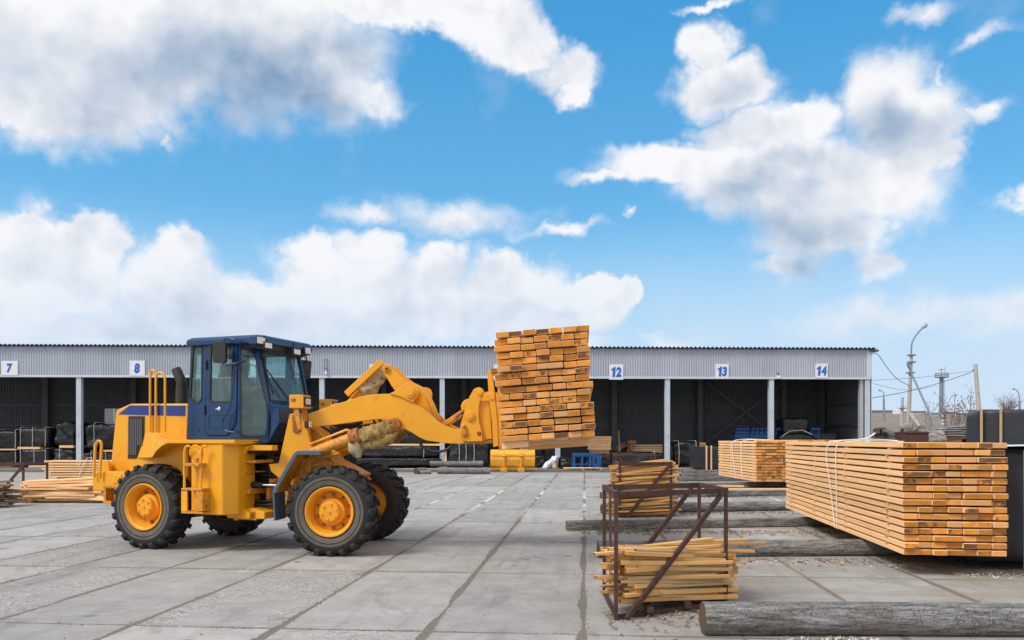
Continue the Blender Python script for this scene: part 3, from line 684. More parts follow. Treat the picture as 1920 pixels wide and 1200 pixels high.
# ================================================================ RUSTY CAGES AND LATHS
def cage(cs,zt,label,braces,extra=(),th=.035,nm='rusty_cage'):
    """cs: ground corners front-left, front-right, back-right, back-left"""
    cs=[Vector(c) for c in cs]; o=thing(nm,cs[0],label,'cage','rusty steel cages for laths'); up=Vector((0,0,zt))
    for c in cs: mb=MB(); mb.beam(c,c+up*.995,th,th); mb.build('post','rust_steel',o)
    for i in range(4):
        a,b=cs[i],cs[(i+1)%4]; d=(b-a).normalized()*th*.5
        mb=MB(); mb.beam(a+up-d-Vector((0,0,.0 if i%2 else .004)),b+up+d-Vector((0,0,.0 if i%2 else .004)),th*1.05,th*1.5); mb.build('rail','rust_steel',o)
        mb=MB(); mb.beam(a+Vector((0,0,.03)),b+Vector((0,0,.03)),th*.9,th*1.1); mb.build('bottom_rail','rust_steel',o)
    for p,q in braces: mb=MB(); mb.beam(p,q,th*.9,th*1.35); mb.build('brace','rust_steel',o)
    for p,q in extra: mb=MB(); mb.beam(p,q,th*.8,th); mb.build('post','rust_steel',o)
    return o
def gz(px,pyt,zt):   # ground point under a top corner of known height
    Y=(H-zt)/((pyt-HY)/F); return Vector(((px-960)/F*Y,Y,0))
Z1=1.19
FL,FR,BR,BL=gz(1155,927,Z1),gz(1361,919,Z1),gz(1311,909,Z1),gz(1133,913,Z1)
ML=gz(1144,910,Z1)
cg=cage([FL,FR,BR,BL],Z1,'near rusty steel cage with diagonal braces, filled halfway with laths',
  [(FR+Vector((-.05,-.025,Z1-.04)),FL+Vector((.10,-.025,.02))),(BR+Vector((-.08,.03,Z1-.04)),BL+(BR-BL)*.1+Vector((0,.03,.05)))],
  [(ML+Vector((0,0,Z1)),FL+Vector((.0,0,Z1-.02))),(ML+Vector((0,0,Z1)),ML+Vector((-.03,-.3,0)))])
for f in(.28,.62):
    mb=MB(); p=FL+(FR-FL)*f; q=BL+(BR-BL)*f; mb.beam(p+Vector((0,-.12,.075)),q+Vector((0,0,.075)),.06,.05); mb.build('floor_bar','rust_steel',cg)
# second cage
Z2=1.19
a2=[gz(1162,869.5,Z2),gz(1258,869,Z2),gz(1252,865,Z2),gz(1158,865,Z2)]
a2[2]=a2[1]+Vector((0.06,1.0,0)); a2[3]=a2[0]+Vector((0.03,1.0,0))
cage(a2,Z2,'second rusty cage, heaped to the top with pale laths, behind the near one',[(a2[1]+Vector((-.04,-.03,Z2-.04)),a2[0]+Vector((.15,-.03,.02)))],th=.05)
a3=[Vector((3.62,28.5,0)),Vector((5.0,28.6,0)),Vector((5.1,29.9,0)),Vector((3.7,29.9,0))]
cage(a3,1.2,'farthest rusty cage, empty, behind the two cages filled with laths',[(a3[0]+Vector((.1,-.03,1.1)),a3[0]+Vector((.8,-.03,.4)))],th=.05)
a4=[Vector((-16.2,23.2,0)),Vector((-13.85,23.2,0)),Vector((-13.8,24.3,0)),Vector((-16.1,24.3,0))]
cage(a4,1.02,'rusty frame at the left edge above the dark bark slabs',[(a4[1]+Vector((0,-.02,.98)),a4[1]+Vector((-.75,-.02,.1)))],th=.05)
LATHS=[board_mesh(l,w_,t_,m=('lath_side','lath_end'),warp=wp) for l,w_,t_,wp in((1.5,.09,.036,.0),(1.35,.07,.042,.012),(1.2,.06,.034,-.01),(1.62,.05,.028,.01),(1.45,.11,.032,-.008),(1.3,.05,.045,.0))]
OLDLATH=[board_mesh(l,w_,t_,m=('plywood','old_end')) for l,w_,t_ in((1.4,.07,.03),(1.25,.10,.028))]
OLDS=[board_mesh(l,w_,t_,m=('old_side','old_end'),warp=wp) for l,w_,t_,wp in((1.7,.09,.05,.02),(1.5,.12,.045,-.02),(1.3,.07,.06,.01))]
def heap(c0,ex,ey,W,D,z0,z1,n,label,grp,sc=1,spread=.10,tilt=2.5,seed=1,src=None,nm='wooden_lath',cat='lath',slope=0,ysp=4,taper=0.,tl0=0.):
    rng=random.Random(seed); src=src or LATHS; ang=math.atan2(ex.y,ex.x); rows=int((z1-z0)/(.033*sc)); 
    for i in range(n):
        t=(i+.5)/n; z=z0+(z1-z0)*t; y=rng.random(); y=y*y*D*.9 if rng.random()<.7 else rng.random()*D
        x=W/2+rng.gauss(0,spread)
        me=rng.choice(src) if rng.random()>.07 else rng.choice(OLDLATH if src is LATHS else src)
        M=Matrix.Translation(c0+ex*x+ey*(y+.03)+Vector((0,0,z+rng.uniform(-.01,.01))))@Matrix.Rotation(ang+R(rng.gauss(0,ysp)),4,'Z')@Matrix.Rotation(R(rng.gauss(0,tilt)+slope*t+tl0),4,'Y')@Matrix.Rotation(R(rng.uniform(-12,12)),4,'X')@Matrix.Diagonal((sc*rng.uniform(.88,1.08)*(1-taper*t),sc,sc*rng.uniform(.8,1.3),1))
        o=put(me,nm,M); tag(o,label,cat,grp)
ex=(FR-FL).normalized(); ey=(BL-FL).normalized()
heap(FL+ex*.05+Vector((0,-.0,0)),ex,Vector((.1,.99,0)),1.42,.85,.13,.60,135,'thin pale lath in the heap inside the near rusty cage','laths heaped in the near cage',sc=1.0,spread=.07,tilt=1.4,seed=3,slope=2.5,ysp=2.5,tl0=2.2)
LB=['long lath on top of the near heap, its left end just past the left post','long lath sticking out farthest to the right on top of the near heap','lath on the near heap sloping down to the right beneath the top one','lath at the back left of the near heap, rising to the right','lath at the back right of the near heap']
for x,y,z,a,t,me in((.55,.05,.625,2,1,3),(1.15,.3,.60,-8,1.5,3),(.95,.06,.59,-3,4,3),(.62,.4,.62,4,-1,0),(1.1,.5,.60,3,1,3)):
    o=put(LATHS[me],'wooden_lath',Matrix.Translation(FL+ex*x+Vector((0,y,z)))@Matrix.Rotation(math.atan2(ex.y,ex.x)+R(a),4,'Z')@Matrix.Rotation(R(t),4,'Y'))
    tag(o,LB.pop(0),'lath','laths heaped in the near cage')
ex2=(a2[1]-a2[0]).normalized()
heap(a2[0]+Vector((.02,0,0)),ex2,Vector((0,1,0)),1.12,.85,.03,1.20,120,'thin pale lath in the heap filling the second rusty cage','laths heaped in the second cage',sc=1.0,spread=.07,tilt=2,seed=5,slope=-6,ysp=2.5)
# left: loose plank pile, dark bark slabs, neat planks
PL=[board_mesh(l,w_,t_,m=('timber_side','lath_end'),warp=wp) for l,w_,t_,wp in((2.5,.16,.05,.02),(2.3,.15,.055,-.02),(2.6,.13,.05,0),(2.0,.2,.05,.01))]
exl=Vector((1,-.02,0))
heap(Vector((-13.55,22.3,0)),exl,Vector((0,1,0)),2.6,1.1,.04,.62,44,'loose pale plank in the untidy pile left of the loader','planks in the untidy pile left of the loader',sc=1.0,spread=.14,tilt=1.5,seed=9,src=PL,nm='loose_plank',cat='plank',slope=-2,ysp=4,taper=.15)
heap(Vector((-14.85,20.6,0)),Vector((1,0,0)),Vector((0,1,0)),1.9,.8,.04,.60,72,'dark bark-edged slab in the heap at the left edge','dark bark-edged slabs at the left edge',sc=1.05,spread=.18,tilt=3,seed=12,src=OLDS,nm='bark_offcut',cat='offcut',ysp=7)
M5=Matrix.Translation((-19.0,34.6,.15))@Matrix.Translation((1.3,0,0))
r5,_,W5=bundle(Vector((-19.0,34.6,0)),M5@Matrix.Rotation(0,4,'Z'),4.2,7,6,.17,.07,.105,'low neat plank stack behind the loader’s rear bumper',jit=.06,merge=.1)
strap(M5@Matrix.Rotation(0,4,'Z'),-.6,1.0,.78,r5,.05,.012,.3)
mb=MB(); mb.box(-19.3,-14.9,34.7,35.6,0,.14); mb.build('bearer','old_side',r5)
# plank lying on the bearers
for x,y,z,a,l,lb in((7.3,24.6,.24,1,3.2,'long pale plank lying on the bearers right of the second cage'),(6.2,26.2,.24,-2,2.4,'shorter pale plank lying beside the second cage')):
    o=put(board_mesh(l,.16,.05,m=('timber_side','timber_end')),'loose_plank',Matrix.Translation((x,y,z))@Matrix.Rotation(R(a),4,'Z')); tag(o,lb,'plank')
# bark and sawdust litter (uncountable)
def litter(name,spots,n,mats,size,seed,label):
    rng=random.Random(seed); mb=MB()
    for _ in range(n):
        x0,x1,y,sy=rng.choice(spots); x=rng.uniform(x0,x1); yy=y+abs(rng.gauss(0,sy))*-1+rng.uniform(0,.05); s=size*rng.uniform(.4,1.5); a=rng.uniform(0,PI); zz=.006+rng.random()*.012
        M=Matrix.Translation((x,yy,zz))@Matrix.Rotation(a,4,'Z')@Matrix.Rotation(rng.uniform(-.5,.5),4,'Y')
        mb.add([(-s,-s*.3,0),(s*rng.uniform(.6,1.2),-s*.2,.0),(s,s*.3,.01),(-s*.8,s*.35,.004)],[(0,1,2,3)],0,M)
    tag(mb.build(name,mats,recalc=False),label,kind='stuff')
litter('bark_litter',[(1.0,6.5,15.3,.35),(1.6,3,15.5,.3),(1.5,6.5,11.7,.3),(1.3,3.2,11.9,.5),(2.2,7,19.4,.4),(2.2,9,24.7,.4),(1.7,6,6.85,.25),(.9,3.2,8.1,.4),(2,9,30,.4)],4200,'bark_chip',.028,4,'brown bark scraps scattered along the bearers')
litter('sawdust_litter',[(4.2,5.6,15.1,.18),(3.3,4.6,11.6,.2),(4.6,5.5,11.2,.2),(2.3,3.1,7.0,.1),(2.9,3.6,19.3,.4),(1.4,2.4,19.0,.6),(5.6,6.4,10.4,.2)],900,'sawdust_white',.016,8,'white sawdust scraps on the ground')
rng=random.Random(77); mb=MB()
for _ in range(5200):
    if rng.random()<.7: u_=UOFF+SW*rng.randint(-9,3)+rng.gauss(0,.028); v_=5.5+14*rng.random()**1.5
    else: u_=UOFF+SW*rng.uniform(-8,3); v_=VOFF+SL*rng.randint(-1,3)+rng.gauss(0,.02)
    if rng.random()<.12: u_+=rng.gauss(0,.4); v_+=rng.gauss(0,.4)
    x=u_*math.cos(GY)+v_*math.sin(GY); y=-u_*math.sin(GY)+v_*math.cos(GY); s_=.005+.011*rng.random()**3
    M=Matrix.Translation((x,y,s_*.3))@Matrix.Rotation(rng.uniform(0,6),4,'Z'); mb.add([(-s_,-s_*.8,-s_*.5),(s_,-s_*.7,-s_*.5),(s_*.8,s_,-s_*.5),(-s_*.9,s_*.7,-s_*.5),(0,0,s_*.6)],[(0,1,4),(1,2,4),(2,3,4),(3,0,4)],0,M)
tag(mb.build('gravel','bark_chip',recalc=False),'loose grit and small stones in the slab joints',kind='stuff')
# pallet boards on the ground near the conveyor
for x,y,l,lb in((4.05,47.0,2.2,'low wooden pallet on the ground before the blue conveyor'),):
    o=thing('pallet',(x,y,0),lb,'pallet')
    for k in range(5):
        me=board_mesh(l,.14,.03,m=('timber_side','timber_end')); put(me,'deck_board',Matrix.Translation((x,y-.4+k*.2,.13)),o)
    for k in(-1,0,1): put(board_mesh(1.0,.1,.1,m=('timber_side','timber_end')),'block',Matrix.Translation((x+k*l*.45,y,.06))@Matrix.Rotation(PI/2,4,'Z'),o)

# ================================================================ WRAPPED PACKAGES
def wrapped(x0,x1,y0,y1,z0,z1,label,straps=(),mname='black_film',amp=.05,group=None,name='wrapped_package',bearers=(),rz=0,fr=1.6,rnd=.12,parts=(),strapm='strap_white'):
    cx,cy=(x0+x1)/2,(y0+y1)/2; o=thing(name,(cx,cy,0),label,'package',group)
    Mx=Matrix.Translation((cx,cy,0))@Matrix.Rotation(R(rz),4,'Z'); hx,hy=(x1-x0)/2,(y1-y0)/2
    bm=bmesh.new(); bmesh.ops.create_cube(bm,size=2); bmesh.ops.subdivide_edges(bm,edges=bm.edges,cuts=11,use_grid_fill=True)
    for v in bm.verts:
        q=v.co.copy(); e=Vector([math.copysign(abs(a),a) for a in q])
        # round the box a little
        PW=60 if mname=='dark_film' else 9; L6=(abs(q.x)**PW+abs(q.y)**PW+abs(q.z)**PW)**(1/PW); q=q/L6
        p=Vector((q.x*hx,q.y*hy,(z0+z1)/2+q.z*(z1-z0)/2))
        nn=noise.noise_vector(p*fr+Vector((cx,cy,0)))+.5*noise.noise_vector(p*fr*3+Vector((cx,cy,3)))
        sag=abs(noise.noise(Vector((p.x*5+cx,p.y*5,0))))*.6*max(0,(.5-q.z*.5))
        p+=nn*amp+Vector((q.x,q.y,0)).normalized()*sag*amp
        if p.z<z0: p.z=z0
        v.co=Mx@p-Vector((cx,cy,0))
    me=bpy.data.meshes.new('wrapping'); bm.to_mesh(me); bm.free(); me.materials.append(MT[mname]); me.polygons.foreach_set('use_smooth',[True]*len(me.polygons))
    c=bpy.data.objects.new('wrapping',me); C.objects.link(c); c.parent=o
    for f in straps:
        mb=MB(Mx); x=-hx+f*2*hx; g=.03+amp*.55; z=z1+.02
        mb.tube([(x,-hy-g,z0),(x+.03,-hy-g-.01,(z0+z1)/2),(x,-hy-g*.9,z1-.02),(x,-hy*.9,z1+g*.8),(x,hy*.9,z1+g*.8),(x,hy+g,z0)],.013,6); mb.build('strap',strapm,o)
    for bx0,bx1,bz0,bz1,mn in bearers:
        mb=MB(Mx); mb.box(bx0,bx1,-hy-.06-amp,hy,bz0,bz1); mb.build('bearer',mn,o)
    return o
def atS(px,py,dy): # point seen at px,py but dy metres behind the shed front
    return P(px,py,SY(px)+dy)
def pack(px0,px1,pyt,dep,dy,z0,label,z1=None,**k):
    Y=SY((px0+px1)/2)+dy; x0=(px0-960)/F*Y; x1=(px1-960)/F*Y; zt=z1 if z1 else H-(pyt-HY)/F*Y
    return wrapped(x0,x1,Y,Y+dep,z0,zt,label,**k)
BG='black film-wrapped packages stored in the shed'
# left bays, two tiers
pack(-60,32,0,2,1.2,.15,'lower black package at the left frame edge under sign 7',z1=1.1,group=BG,straps=(.6,.97),bearers=((-1.5,1.3,.0,.12,'old_side'),))
pack(-60,32,0,2,1.2,1.2,'upper black package at the left frame edge under sign 7',z1=2.35,group=BG,straps=(.6,.97),bearers=((-1.5,1.5,1.1,1.18,'timber_side'),))
pack(33,90,0,2,1.2,.15,'lower black package with three white straps in bay 7',z1=1.15,group=BG,straps=(.1,.55,.92),bearers=((-.2,1.0,.02,.14,'timber_side'),))
pack(33,90,0,2,1.3,1.3,'upper black package with straps in bay 7',z1=2.5,group=BG,straps=(.1,.5,.92),bearers=((-.9,.5,1.16,1.30,'timber_side'),))
pack(94,141,0,2,1.4,.15,'lower lumpy black package left of the column between bays 7 and 8',z1=1.2,group=BG,amp=.14,straps=(.4,),bearers=((-.3,.8,.02,.14,'timber_side'),))
pack(100,141,0,2,1.5,1.4,'upper lumpy black package left of the column between bays 7 and 8',z1=2.8,group=BG,amp=.16,bearers=((-.2,.7,1.24,1.40,'timber_side'),))
pack(152,230,0,2.2,.8,.15,'lower black package right of the column between bays 7 and 8',z1=1.0,group=BG,amp=.12,straps=(.25,.6),bearers=((-.2,1.3,.02,.14,'timber_side'),))
pack(158,235,0,2.2,.9,1.15,'upper sagging black package behind the loader’s engine hood',z1=2.75,group=BG,amp=.13,straps=(.25,),bearers=((.0,1.5,1.0,1.12,'timber_side'),))
# pale panel standing on it
Yp=SY(205)+2.0; mb=MB(); mb.box((196-960)/F*Yp,(238-960)/F*Yp,Yp,Yp+.08,2.6,H+(HY-766)/F*Yp); mb.build('x','film_grey') if False else None
o=thing('pale_panel',((215-960)/F*Yp,Yp,2.5),'pale grey panel standing on the black package behind the loader hood','panel')
mb=MB(); mb.box((196-960)/F*Yp,(238-960)/F*Yp,Yp,Yp+.1,2.62,H+(HY-766)/F*Yp); mb.build('sheet','film_grey',o,bevel=.01)
mb=MB(); mb.box((213-960)/F*Yp,(215-960)/F*Yp,Yp-.02,Yp,2.62,H+(HY-766)/F*Yp); mb.build('seam','strap_white',o)
for k,(a,b) in enumerate(((240,330),(340,440),(450,560))):
    pack(a,b,0,2.4,2.0,.15,['black package in shadow behind the loader hood','black package in shadow behind the loader cab','black package in shadow left of the loader arm'][k],z1=2.1,group=BG,amp=.1)
# behind the loader arm
pack(665,826,0,2.2,-.9,.12,'long low black package at the foot of the shed, between front wheels and column',z1=.62,group=BG,amp=.06,fr=1.2)
pack(668,822,0,2.2,-.3,.66,'middle long black package in the stack behind the front wheels',z1=1.35,group=BG,amp=.10,straps=(.82,),fr=1.3)
pack(690,822,0,2.2,.2,1.52,'top long black package in the stack behind the lift cylinder',z1=2.5,group=BG,amp=.08,bearers=((-2.4,2.4,1.38,1.50,'timber_side'),))
pack(690,820,0,2.0,2.6,2.6,'crumpled black package high in the shed behind the loader arm',z1=3.6,group=BG,amp=.15)
pack(842,917,0,2.0,-.5,.12,'black crumpled package with three white straps left of the yellow bucket',z1=1.65,group=BG,amp=.10,straps=(.25,.42,.62),fr=2.2)
pack(835,915,0,2.0,1.8,1.0,'black package high behind the loader coupler',z1=3.3,group=BG,amp=.2)
pack(1004,1020,0,1.4,-.4,.05,'small crumpled black bag just right of the yellow bucket',z1=.75,group=BG,amp=.14,name='film_bag')
pack(1020,1046,0,1.6,3.0,.1,'dark wrapped crate behind the column right of the lifted timber',z1=1.9,group=BG,amp=.05)
pack(1050,1100,0,1.6,-2.2,.02,'crumpled black film heap in front of the blue conveyor',z1=.62,group=BG,amp=.16,name='film_heap',fr=2.4)
pack(1096,1150,0,1.6,.6,.02,'low black film heap behind the blue conveyor',z1=.8,group=BG,amp=.12,name='film_heap',fr=2.0)
pack(1150,1246,0,1.8,.2,.1,'long black package behind the second and third cages',z1=.95,group=BG,amp=.10,straps=(.8,))
pack(1262,1312,0,2.4,.4,.1,'strapped black package right of the column between bays 12 and 13',z1=1.62,group=BG,amp=.11,straps=(.2,.85),fr=2.2)
# sawn stock deeper in the shed
def stock(px0,px1,z0,z1,dy,label,rows,group=None):
    Y=SY((px0+px1)/2)+dy; x0=(px0-960)/F*Y; x1=(px1-960)/F*Y; L=x1-x0; n=rows
    M=Matrix.Translation((x0+L/2,Y,z0)); r,_,_=bundle(Vector((x0,Y,0)),M,L,n,3,.2,(z1-z0)/n*.8,(z1-z0)/n,label,jit=.03,merge=0,mats=('timber_side','timber_end'),stickers=True); 
    if z0>.2: 
        mb=MB(); mb.box(x0+.1,x0+L-.1,Y+.02,Y+.55,0,z0-.01); mb.build('bearer','old_side',r)
    return r
stock(1103,1146,1.1,2.0,2.2,'pale plank stock low in the shed right of the lifted timber',7)
stock(1176,1243,.9,1.45,3,'long pale plank stock behind the cages, left of the column of bay 12',4)
stock(1311,1323,.3,1.6,3,'short pale plank stock left of the upright black package',8)
Yb=SY(1185)+2.4
o=thing('brick_lump',((1185-960)/F*Yb,Yb,1.45),'red-brown block lying on plank stock under sign 12','block'); mb=MB(); mb.box((1178-960)/F*Yb,(1193-960)/F*Yb,Yb,Yb+.5,1.46,1.70); mb.build('block','brick_red',o,bevel=.04)
mb=MB(); mb.box((1181-960)/F*Yb,(1186-960)/F*Yb,Yb+.05,Yb+.4,0,1.46); mb.build('stand','old_side',o)
# wheelbarrow-like dark tub with leaning handle
Yt=SY(1165)+2.2
o=thing('tipped_tub',((1167-960)/F*Yt,Yt,0),'dark tub with reddish rim and a plank leaning beside it below sign 12','tub')
mb=MB(); mb.lathe([(.001,0),(.42,.02),(.5,.35),(.46,.36),(.40,.06),(.001,.05)],20,M=Matrix.Translation(((1168-960)/F*Yt,Yt,1.0))@Matrix.Rotation(R(60),4,'X')@Matrix.Rotation(R(30),4,'Z')); mb.build('tub','brown_box',o,smooth=40)
mb=MB(); mb.box((1158-960)/F*Yt,(1176-960)/F*Yt,Yt-.3,Yt+.5,0,.72); mb.build('stand','old_side',o)
mb=MB(); mb.beam(((1161-960)/F*Yt,Yt-.4,.5),((1159-960)/F*Yt,Yt-.2,2.35),.1,.04); mb.build('handle','old_side',o)
# upright black package with battens, right of centre
Yk=1.7*F/57.; 
wo_=wrapped((1322-960)/F*Yk,(1359-960)/F*Yk,Yk,Yk+4.2,.05,H-(838-HY)/F*Yk,'upright black package with wooden battens left of the middle-distance bundle',mname='dark_film',amp=.02,name='wrapped_package',rz=0)
for px in(1323,1332): 
    mb=MB(); mb.box((px-960)/F*Yk,(px+2.4-960)/F*Yk,Yk-.09,Yk-.03,.03,1.42); mb.build('batten','timber_side',wo_)
# right edge packages
Yr=10.9
wr=wrapped(6.22,8.2,10.6,16.5,.12,1.60,'tall black package at the right frame edge, directly behind the large bundle',mname='dark_film',amp=.015,rz=-6)
mb=MB(); mb.box(6.56,6.61,10.42,10.50,.05,1.57); mb.build('batten','plywood',wr)
mb=MB(); mb.grid(lambda a,b:(6.2+2.2*a,10.5+6*b,1.63+.02*noise.noise(Vector((a*6,b*9,1)))-.02*(a<.02)),14,30); mb.build('top_sheet','white_film',wr,smooth=60)
Yf=26.
wf=wrapped(15.58,21.58,24.5,29.5,1.15,H-(768-HY)/F*Yf,'big black wrapped package with battens high at the right edge behind the large bundle',mname='dark_film',amp=.02,rz=-25)
MF=Matrix.Translation((18.58,27.0,0))@Matrix.Rotation(R(-25),4,'Z')
for xx in(-2.95,-2.42): mb=MB(MF); mb.box(xx,xx+.07,-2.60,-2.53,1.15,H-(767-HY)/F*Yf); mb.build('batten','plywood',wf)
wg=wrapped(15.58,21.58,24.5,29.5,.1,1.12,'lower black package under the big battened one at the right edge',mname='dark_film',amp=.02,rz=-25)
for xx in(-2.9,-2.36): mb=MB(MF); mb.box(xx,xx+.07,-2.60,-2.53,.1,1.14); mb.build('batten','timber_side',wg)
# white coil of strap on top of the bundle
mb=MB(); q0=P(1562,827,20.5); mb.tube(smoothp([P(1555,828,20.4),P(1580,826,20.6),P(1622,824,20.8),P(1636,816,21),P(1641,812,21)],2),.022,8); o=mb.build('loose_strap','strap_white',None,org=q0,smooth=60); tag(o,'loose white strap end curling up beyond the large bundle','strap')
# ================================================================ YELLOW BUCKET, CONVEYOR, MACHINES
Yb=1.7*F/58.; k=Yb/F
bx0,bx1=(919.5-960)*k,(1003-960)*k
o=thing('loader_bucket',((961-960)*k,Yb,0),'yellow loader bucket standing with its rounded back to the camera','bucket')
prof=[(0.0,.22),(-.10,.32),(-.14,.5),(-.13,.75),(-.06,.98),(.08,1.10),(.35,1.2)]
mb=MB(); n=len(prof); vs=[(x,Yb+p[0]+t,p[1]) for x in(bx0,bx1) for t in(0,.05) for p in prof]
fs=[(i,i+1,2*n+i+1,2*n+i) for i in range(n-1)]+[(n+i,n+i+1,3*n+i+1,3*n+i) for i in range(n-1)]+[(0,n,3*n,2*n),(n-1,2*n-1,4*n-1,3*n-1)]
fs+=[(i,i+1,n+i+1,n+i) for i in range(n-1)]+[(2*n+i,2*n+i+1,3*n+i+1,3*n+i) for i in range(n-1)]
mb.add(vs,fs); mb.build('back_plate','bucket_yellow',o,bevel=.01)
for x in(bx0+.03,bx1-.03):
    mb=MB(); mb.add([(x+s,Yb+p[0]+.02,p[1]) for s in(-.03,.03) for p in prof]+[(x+s,Yb+1.0,.12) for s in(-.03,.03)],[tuple(range(n))+(2*n,),tuple(range(n,2*n))+(2*n+1,)]); mb.build('side_plate','bucket_yellow',o)
mb=MB(); mb.box(bx0,bx1,Yb+.0,Yb+1.1,.10,.17); mb.build('floor_plate','bucket_yellow',o,bevel=.01)
for px in(945,977):
    x=(px-960)*k; mb=MB(); mb.box(x-.045,x+.045,Yb-.24,Yb-.10,.25,1.02); mb.box(x-.18,x+.18,Yb-.30,Yb+.0,.0,.22); mb.cyl((x-.1,Yb-.26,.86),(x+.1,Yb-.26,.86),.05,12); mb.build('mounting_hook','bucket_yellow',o,bevel=.015)
mb=MB(); mb.beam((bx0,Yb-.145,.90),(bx1,Yb-.145,.90),.03,.05); mb.beam((bx0,Yb-.15,.62),(bx1,Yb-.15,.62),.03,.04); mb.build('stiffener','bucket_yellow',o)
def conveyor(px0,px1,Y,zt,hh,label,legs=3,depth=1.0,roll=9,nm='roller_conveyor'):
    x0,x1=(px0-960)/F*Y,(px1-960)/F*Y; o=thing(nm,((x0+x1)/2,Y,0),label,'conveyor','blue steel roller conveyors')
    mb=MB(); mb.box(x0,x1,Y,Y+.07,zt-hh,zt); mb.box(x0,x1,Y+depth,Y+depth+.07,zt-hh,zt); mb.build('frame','machine_blue',o,bevel=.01)
    for i in range(legs):
        x=x0+.08+(x1-x0-.16)*i/(legs-1)
        for yy in(Y+.02,Y+depth-.02): mb=MB(); mb.box(x-.06,x+.06,yy,yy+.08,0,zt-hh); mb.build('leg','machine_blue',o)
    mb=MB(); mb.box(x0+.1,x1-.1,Y+.03,Y+.08,zt*.33,zt*.33+.07); mb.build('cross_bar','machine_blue',o)
    for i in range(roll):
        x=x0+.12+(x1-x0-.24)*i/(roll-1); mb=MB(); mb.cyl((x,Y-.02,zt+.05),(x,Y+depth+.08,zt+.05),.075,12); mb.build('roller','machine_blue',o,smooth=40)
    return o
conveyor(1074,1124,47.9,.84,.08,'blue roller conveyor on the ground right of the lifted timber',4,1.2,11)
# tall end frame of that conveyor
o=thing('blue_trestle',(4.75,46.6,0),'bright blue steel trestle at the end of the ground conveyor','trestle')
x0,x1=(1113-960)/F*46.6,(1125.5-960)/F*46.6
for x in(x0,x1): mb=MB(); mb.box(x-.05,x+.05,46.6,46.7,0,.78); mb.build('leg','machine_blue',o)
for z in(.28,.76): mb=MB(); mb.box(x0+.05,x1-.05,46.61,46.69,z-.04,z+.04); mb.build('cross_bar','machine_blue',o)
for a,b,lb in((1378,1405,'leftmost blue roller machine in bay 13'),(1406,1440,'blue roller machine just left of the column before bay 14'),(1453,1464,'blue roller machine just right of the column before bay 14'),(1517,1537,'blue roller machine right of the wrapped machine in bay 14')):
    Y=54.5; c=conveyor(a,b,Y,2.15,.28,lb,2 if b-a<25 else 3,.9,2)
    for i in range(2 if b-a<20 else 4):
        x=(a-960)/F*Y+.15+i*((b-a)/F*Y-.3)/(1 if b-a<20 else 3); mb=MB(); mb.box(x-.13,x+.13,Y-.1,Y+.2,2.15,2.42); mb.cyl((x-.1,Y-.12,2.45),(x+.1,Y-.12,2.45),.13,12); mb.build('bearing_block','machine_blue',c,bevel=.02)
Y=53.6; wm=wrapped((1463-960)/F*Y,(1533-960)/F*Y,Y,Y+2,.1,2.15,'machine shrouded in black film in bay 14, lower bulk',amp=.16,fr=1.2,name='wrapped_machine')
wt=wrapped((1470-960)/F*Y,(1519-960)/F*Y,Y+.2,Y+1.8,2.05,H-(784-HY)/F*Y,'x',amp=.07,name='tmp_top')
for ch in list(wt.children): ch.name='upper_wrapping'; ch.parent=wm; ch.location=wt.location-wm.location
bpy.data.objects.remove(wt)
wm['label']='machine shrouded in black film between the blue rollers in bay 14'
mb=MB(); mb.tube([((1466-960)/F*Y,Y-.12,2.0),((1480-960)/F*Y,Y-.1,2.32),((1505-960)/F*Y,Y+.02,2.38),((1522-960)/F*Y,Y-.05,2.1)],.02,6); mb.build('strap','strap_white',wm)
Y=55.5; o=thing('dark_crate',((1550-960)/F*Y,Y,0),'dark crate standing against the right wall of bay 14','crate'); mb=MB(); mb.box((1536-960)/F*Y,(1568-960)/F*Y,Y,Y+1.5,0,H-(813-HY)/F*Y); mb.build('crate_body','inner_steel',o,bevel=.03)
mb=MB(); mb.box((1535-960)/F*Y,(1569-960)/F*Y,Y-.03,Y,1.2,1.3); mb.box((1535-960)/F*Y,(1569-960)/F*Y,Y-.03,Y,.2,.3); mb.build('batten','brown_box',o)
# white bag by the column
p=G(1032,879); o=thing('white_sack',p,'white sack slumped against the column right of the yellow bucket','sack')
bm=bmesh.new(); bmesh.ops.create_icosphere(bm,subdivisions=4,radius=1)
for v in bm.verts: q=v.co.copy(); n_=noise.noise(q*2.2)*.3; v.co=Vector((q.x*.42*(1+n_)+.2*q.z,q.y*.4*(1+n_),max(0,.36+q.z*.36*(1+n_)+.2*q.x)))
me=bpy.data.meshes.new('sack_body'); bm.to_mesh(me); bm.free(); me.materials.append(MT['white_film']); me.polygons.foreach_set('use_smooth',[True]*len(me.polygons)); c=bpy.data.objects.new('sack_body',me); C.objects.link(c); c.parent=o
mb=MB(Matrix.Translation(p)); mb.beam((-.55,-.1,.03),(.5,-.25,.05),.16,.05); mb.build('plank','old_side',o)
# leaning planks at columns
for px,py0,py1,lb in((835,873,842,'short wooden plank leaning on the column left of the yellow bucket'),(1039,876,855,'short wooden plank leaning on the column right of the yellow bucket')):
    q=P(px,py0,51.0); q.z=0; t=P(px-1,py1,51.2); mb=MB(); mb.beam(q,t,.2,.05); o=mb.build('leaning_plank','timber_side',None,org=q); tag(o,lb,'plank')

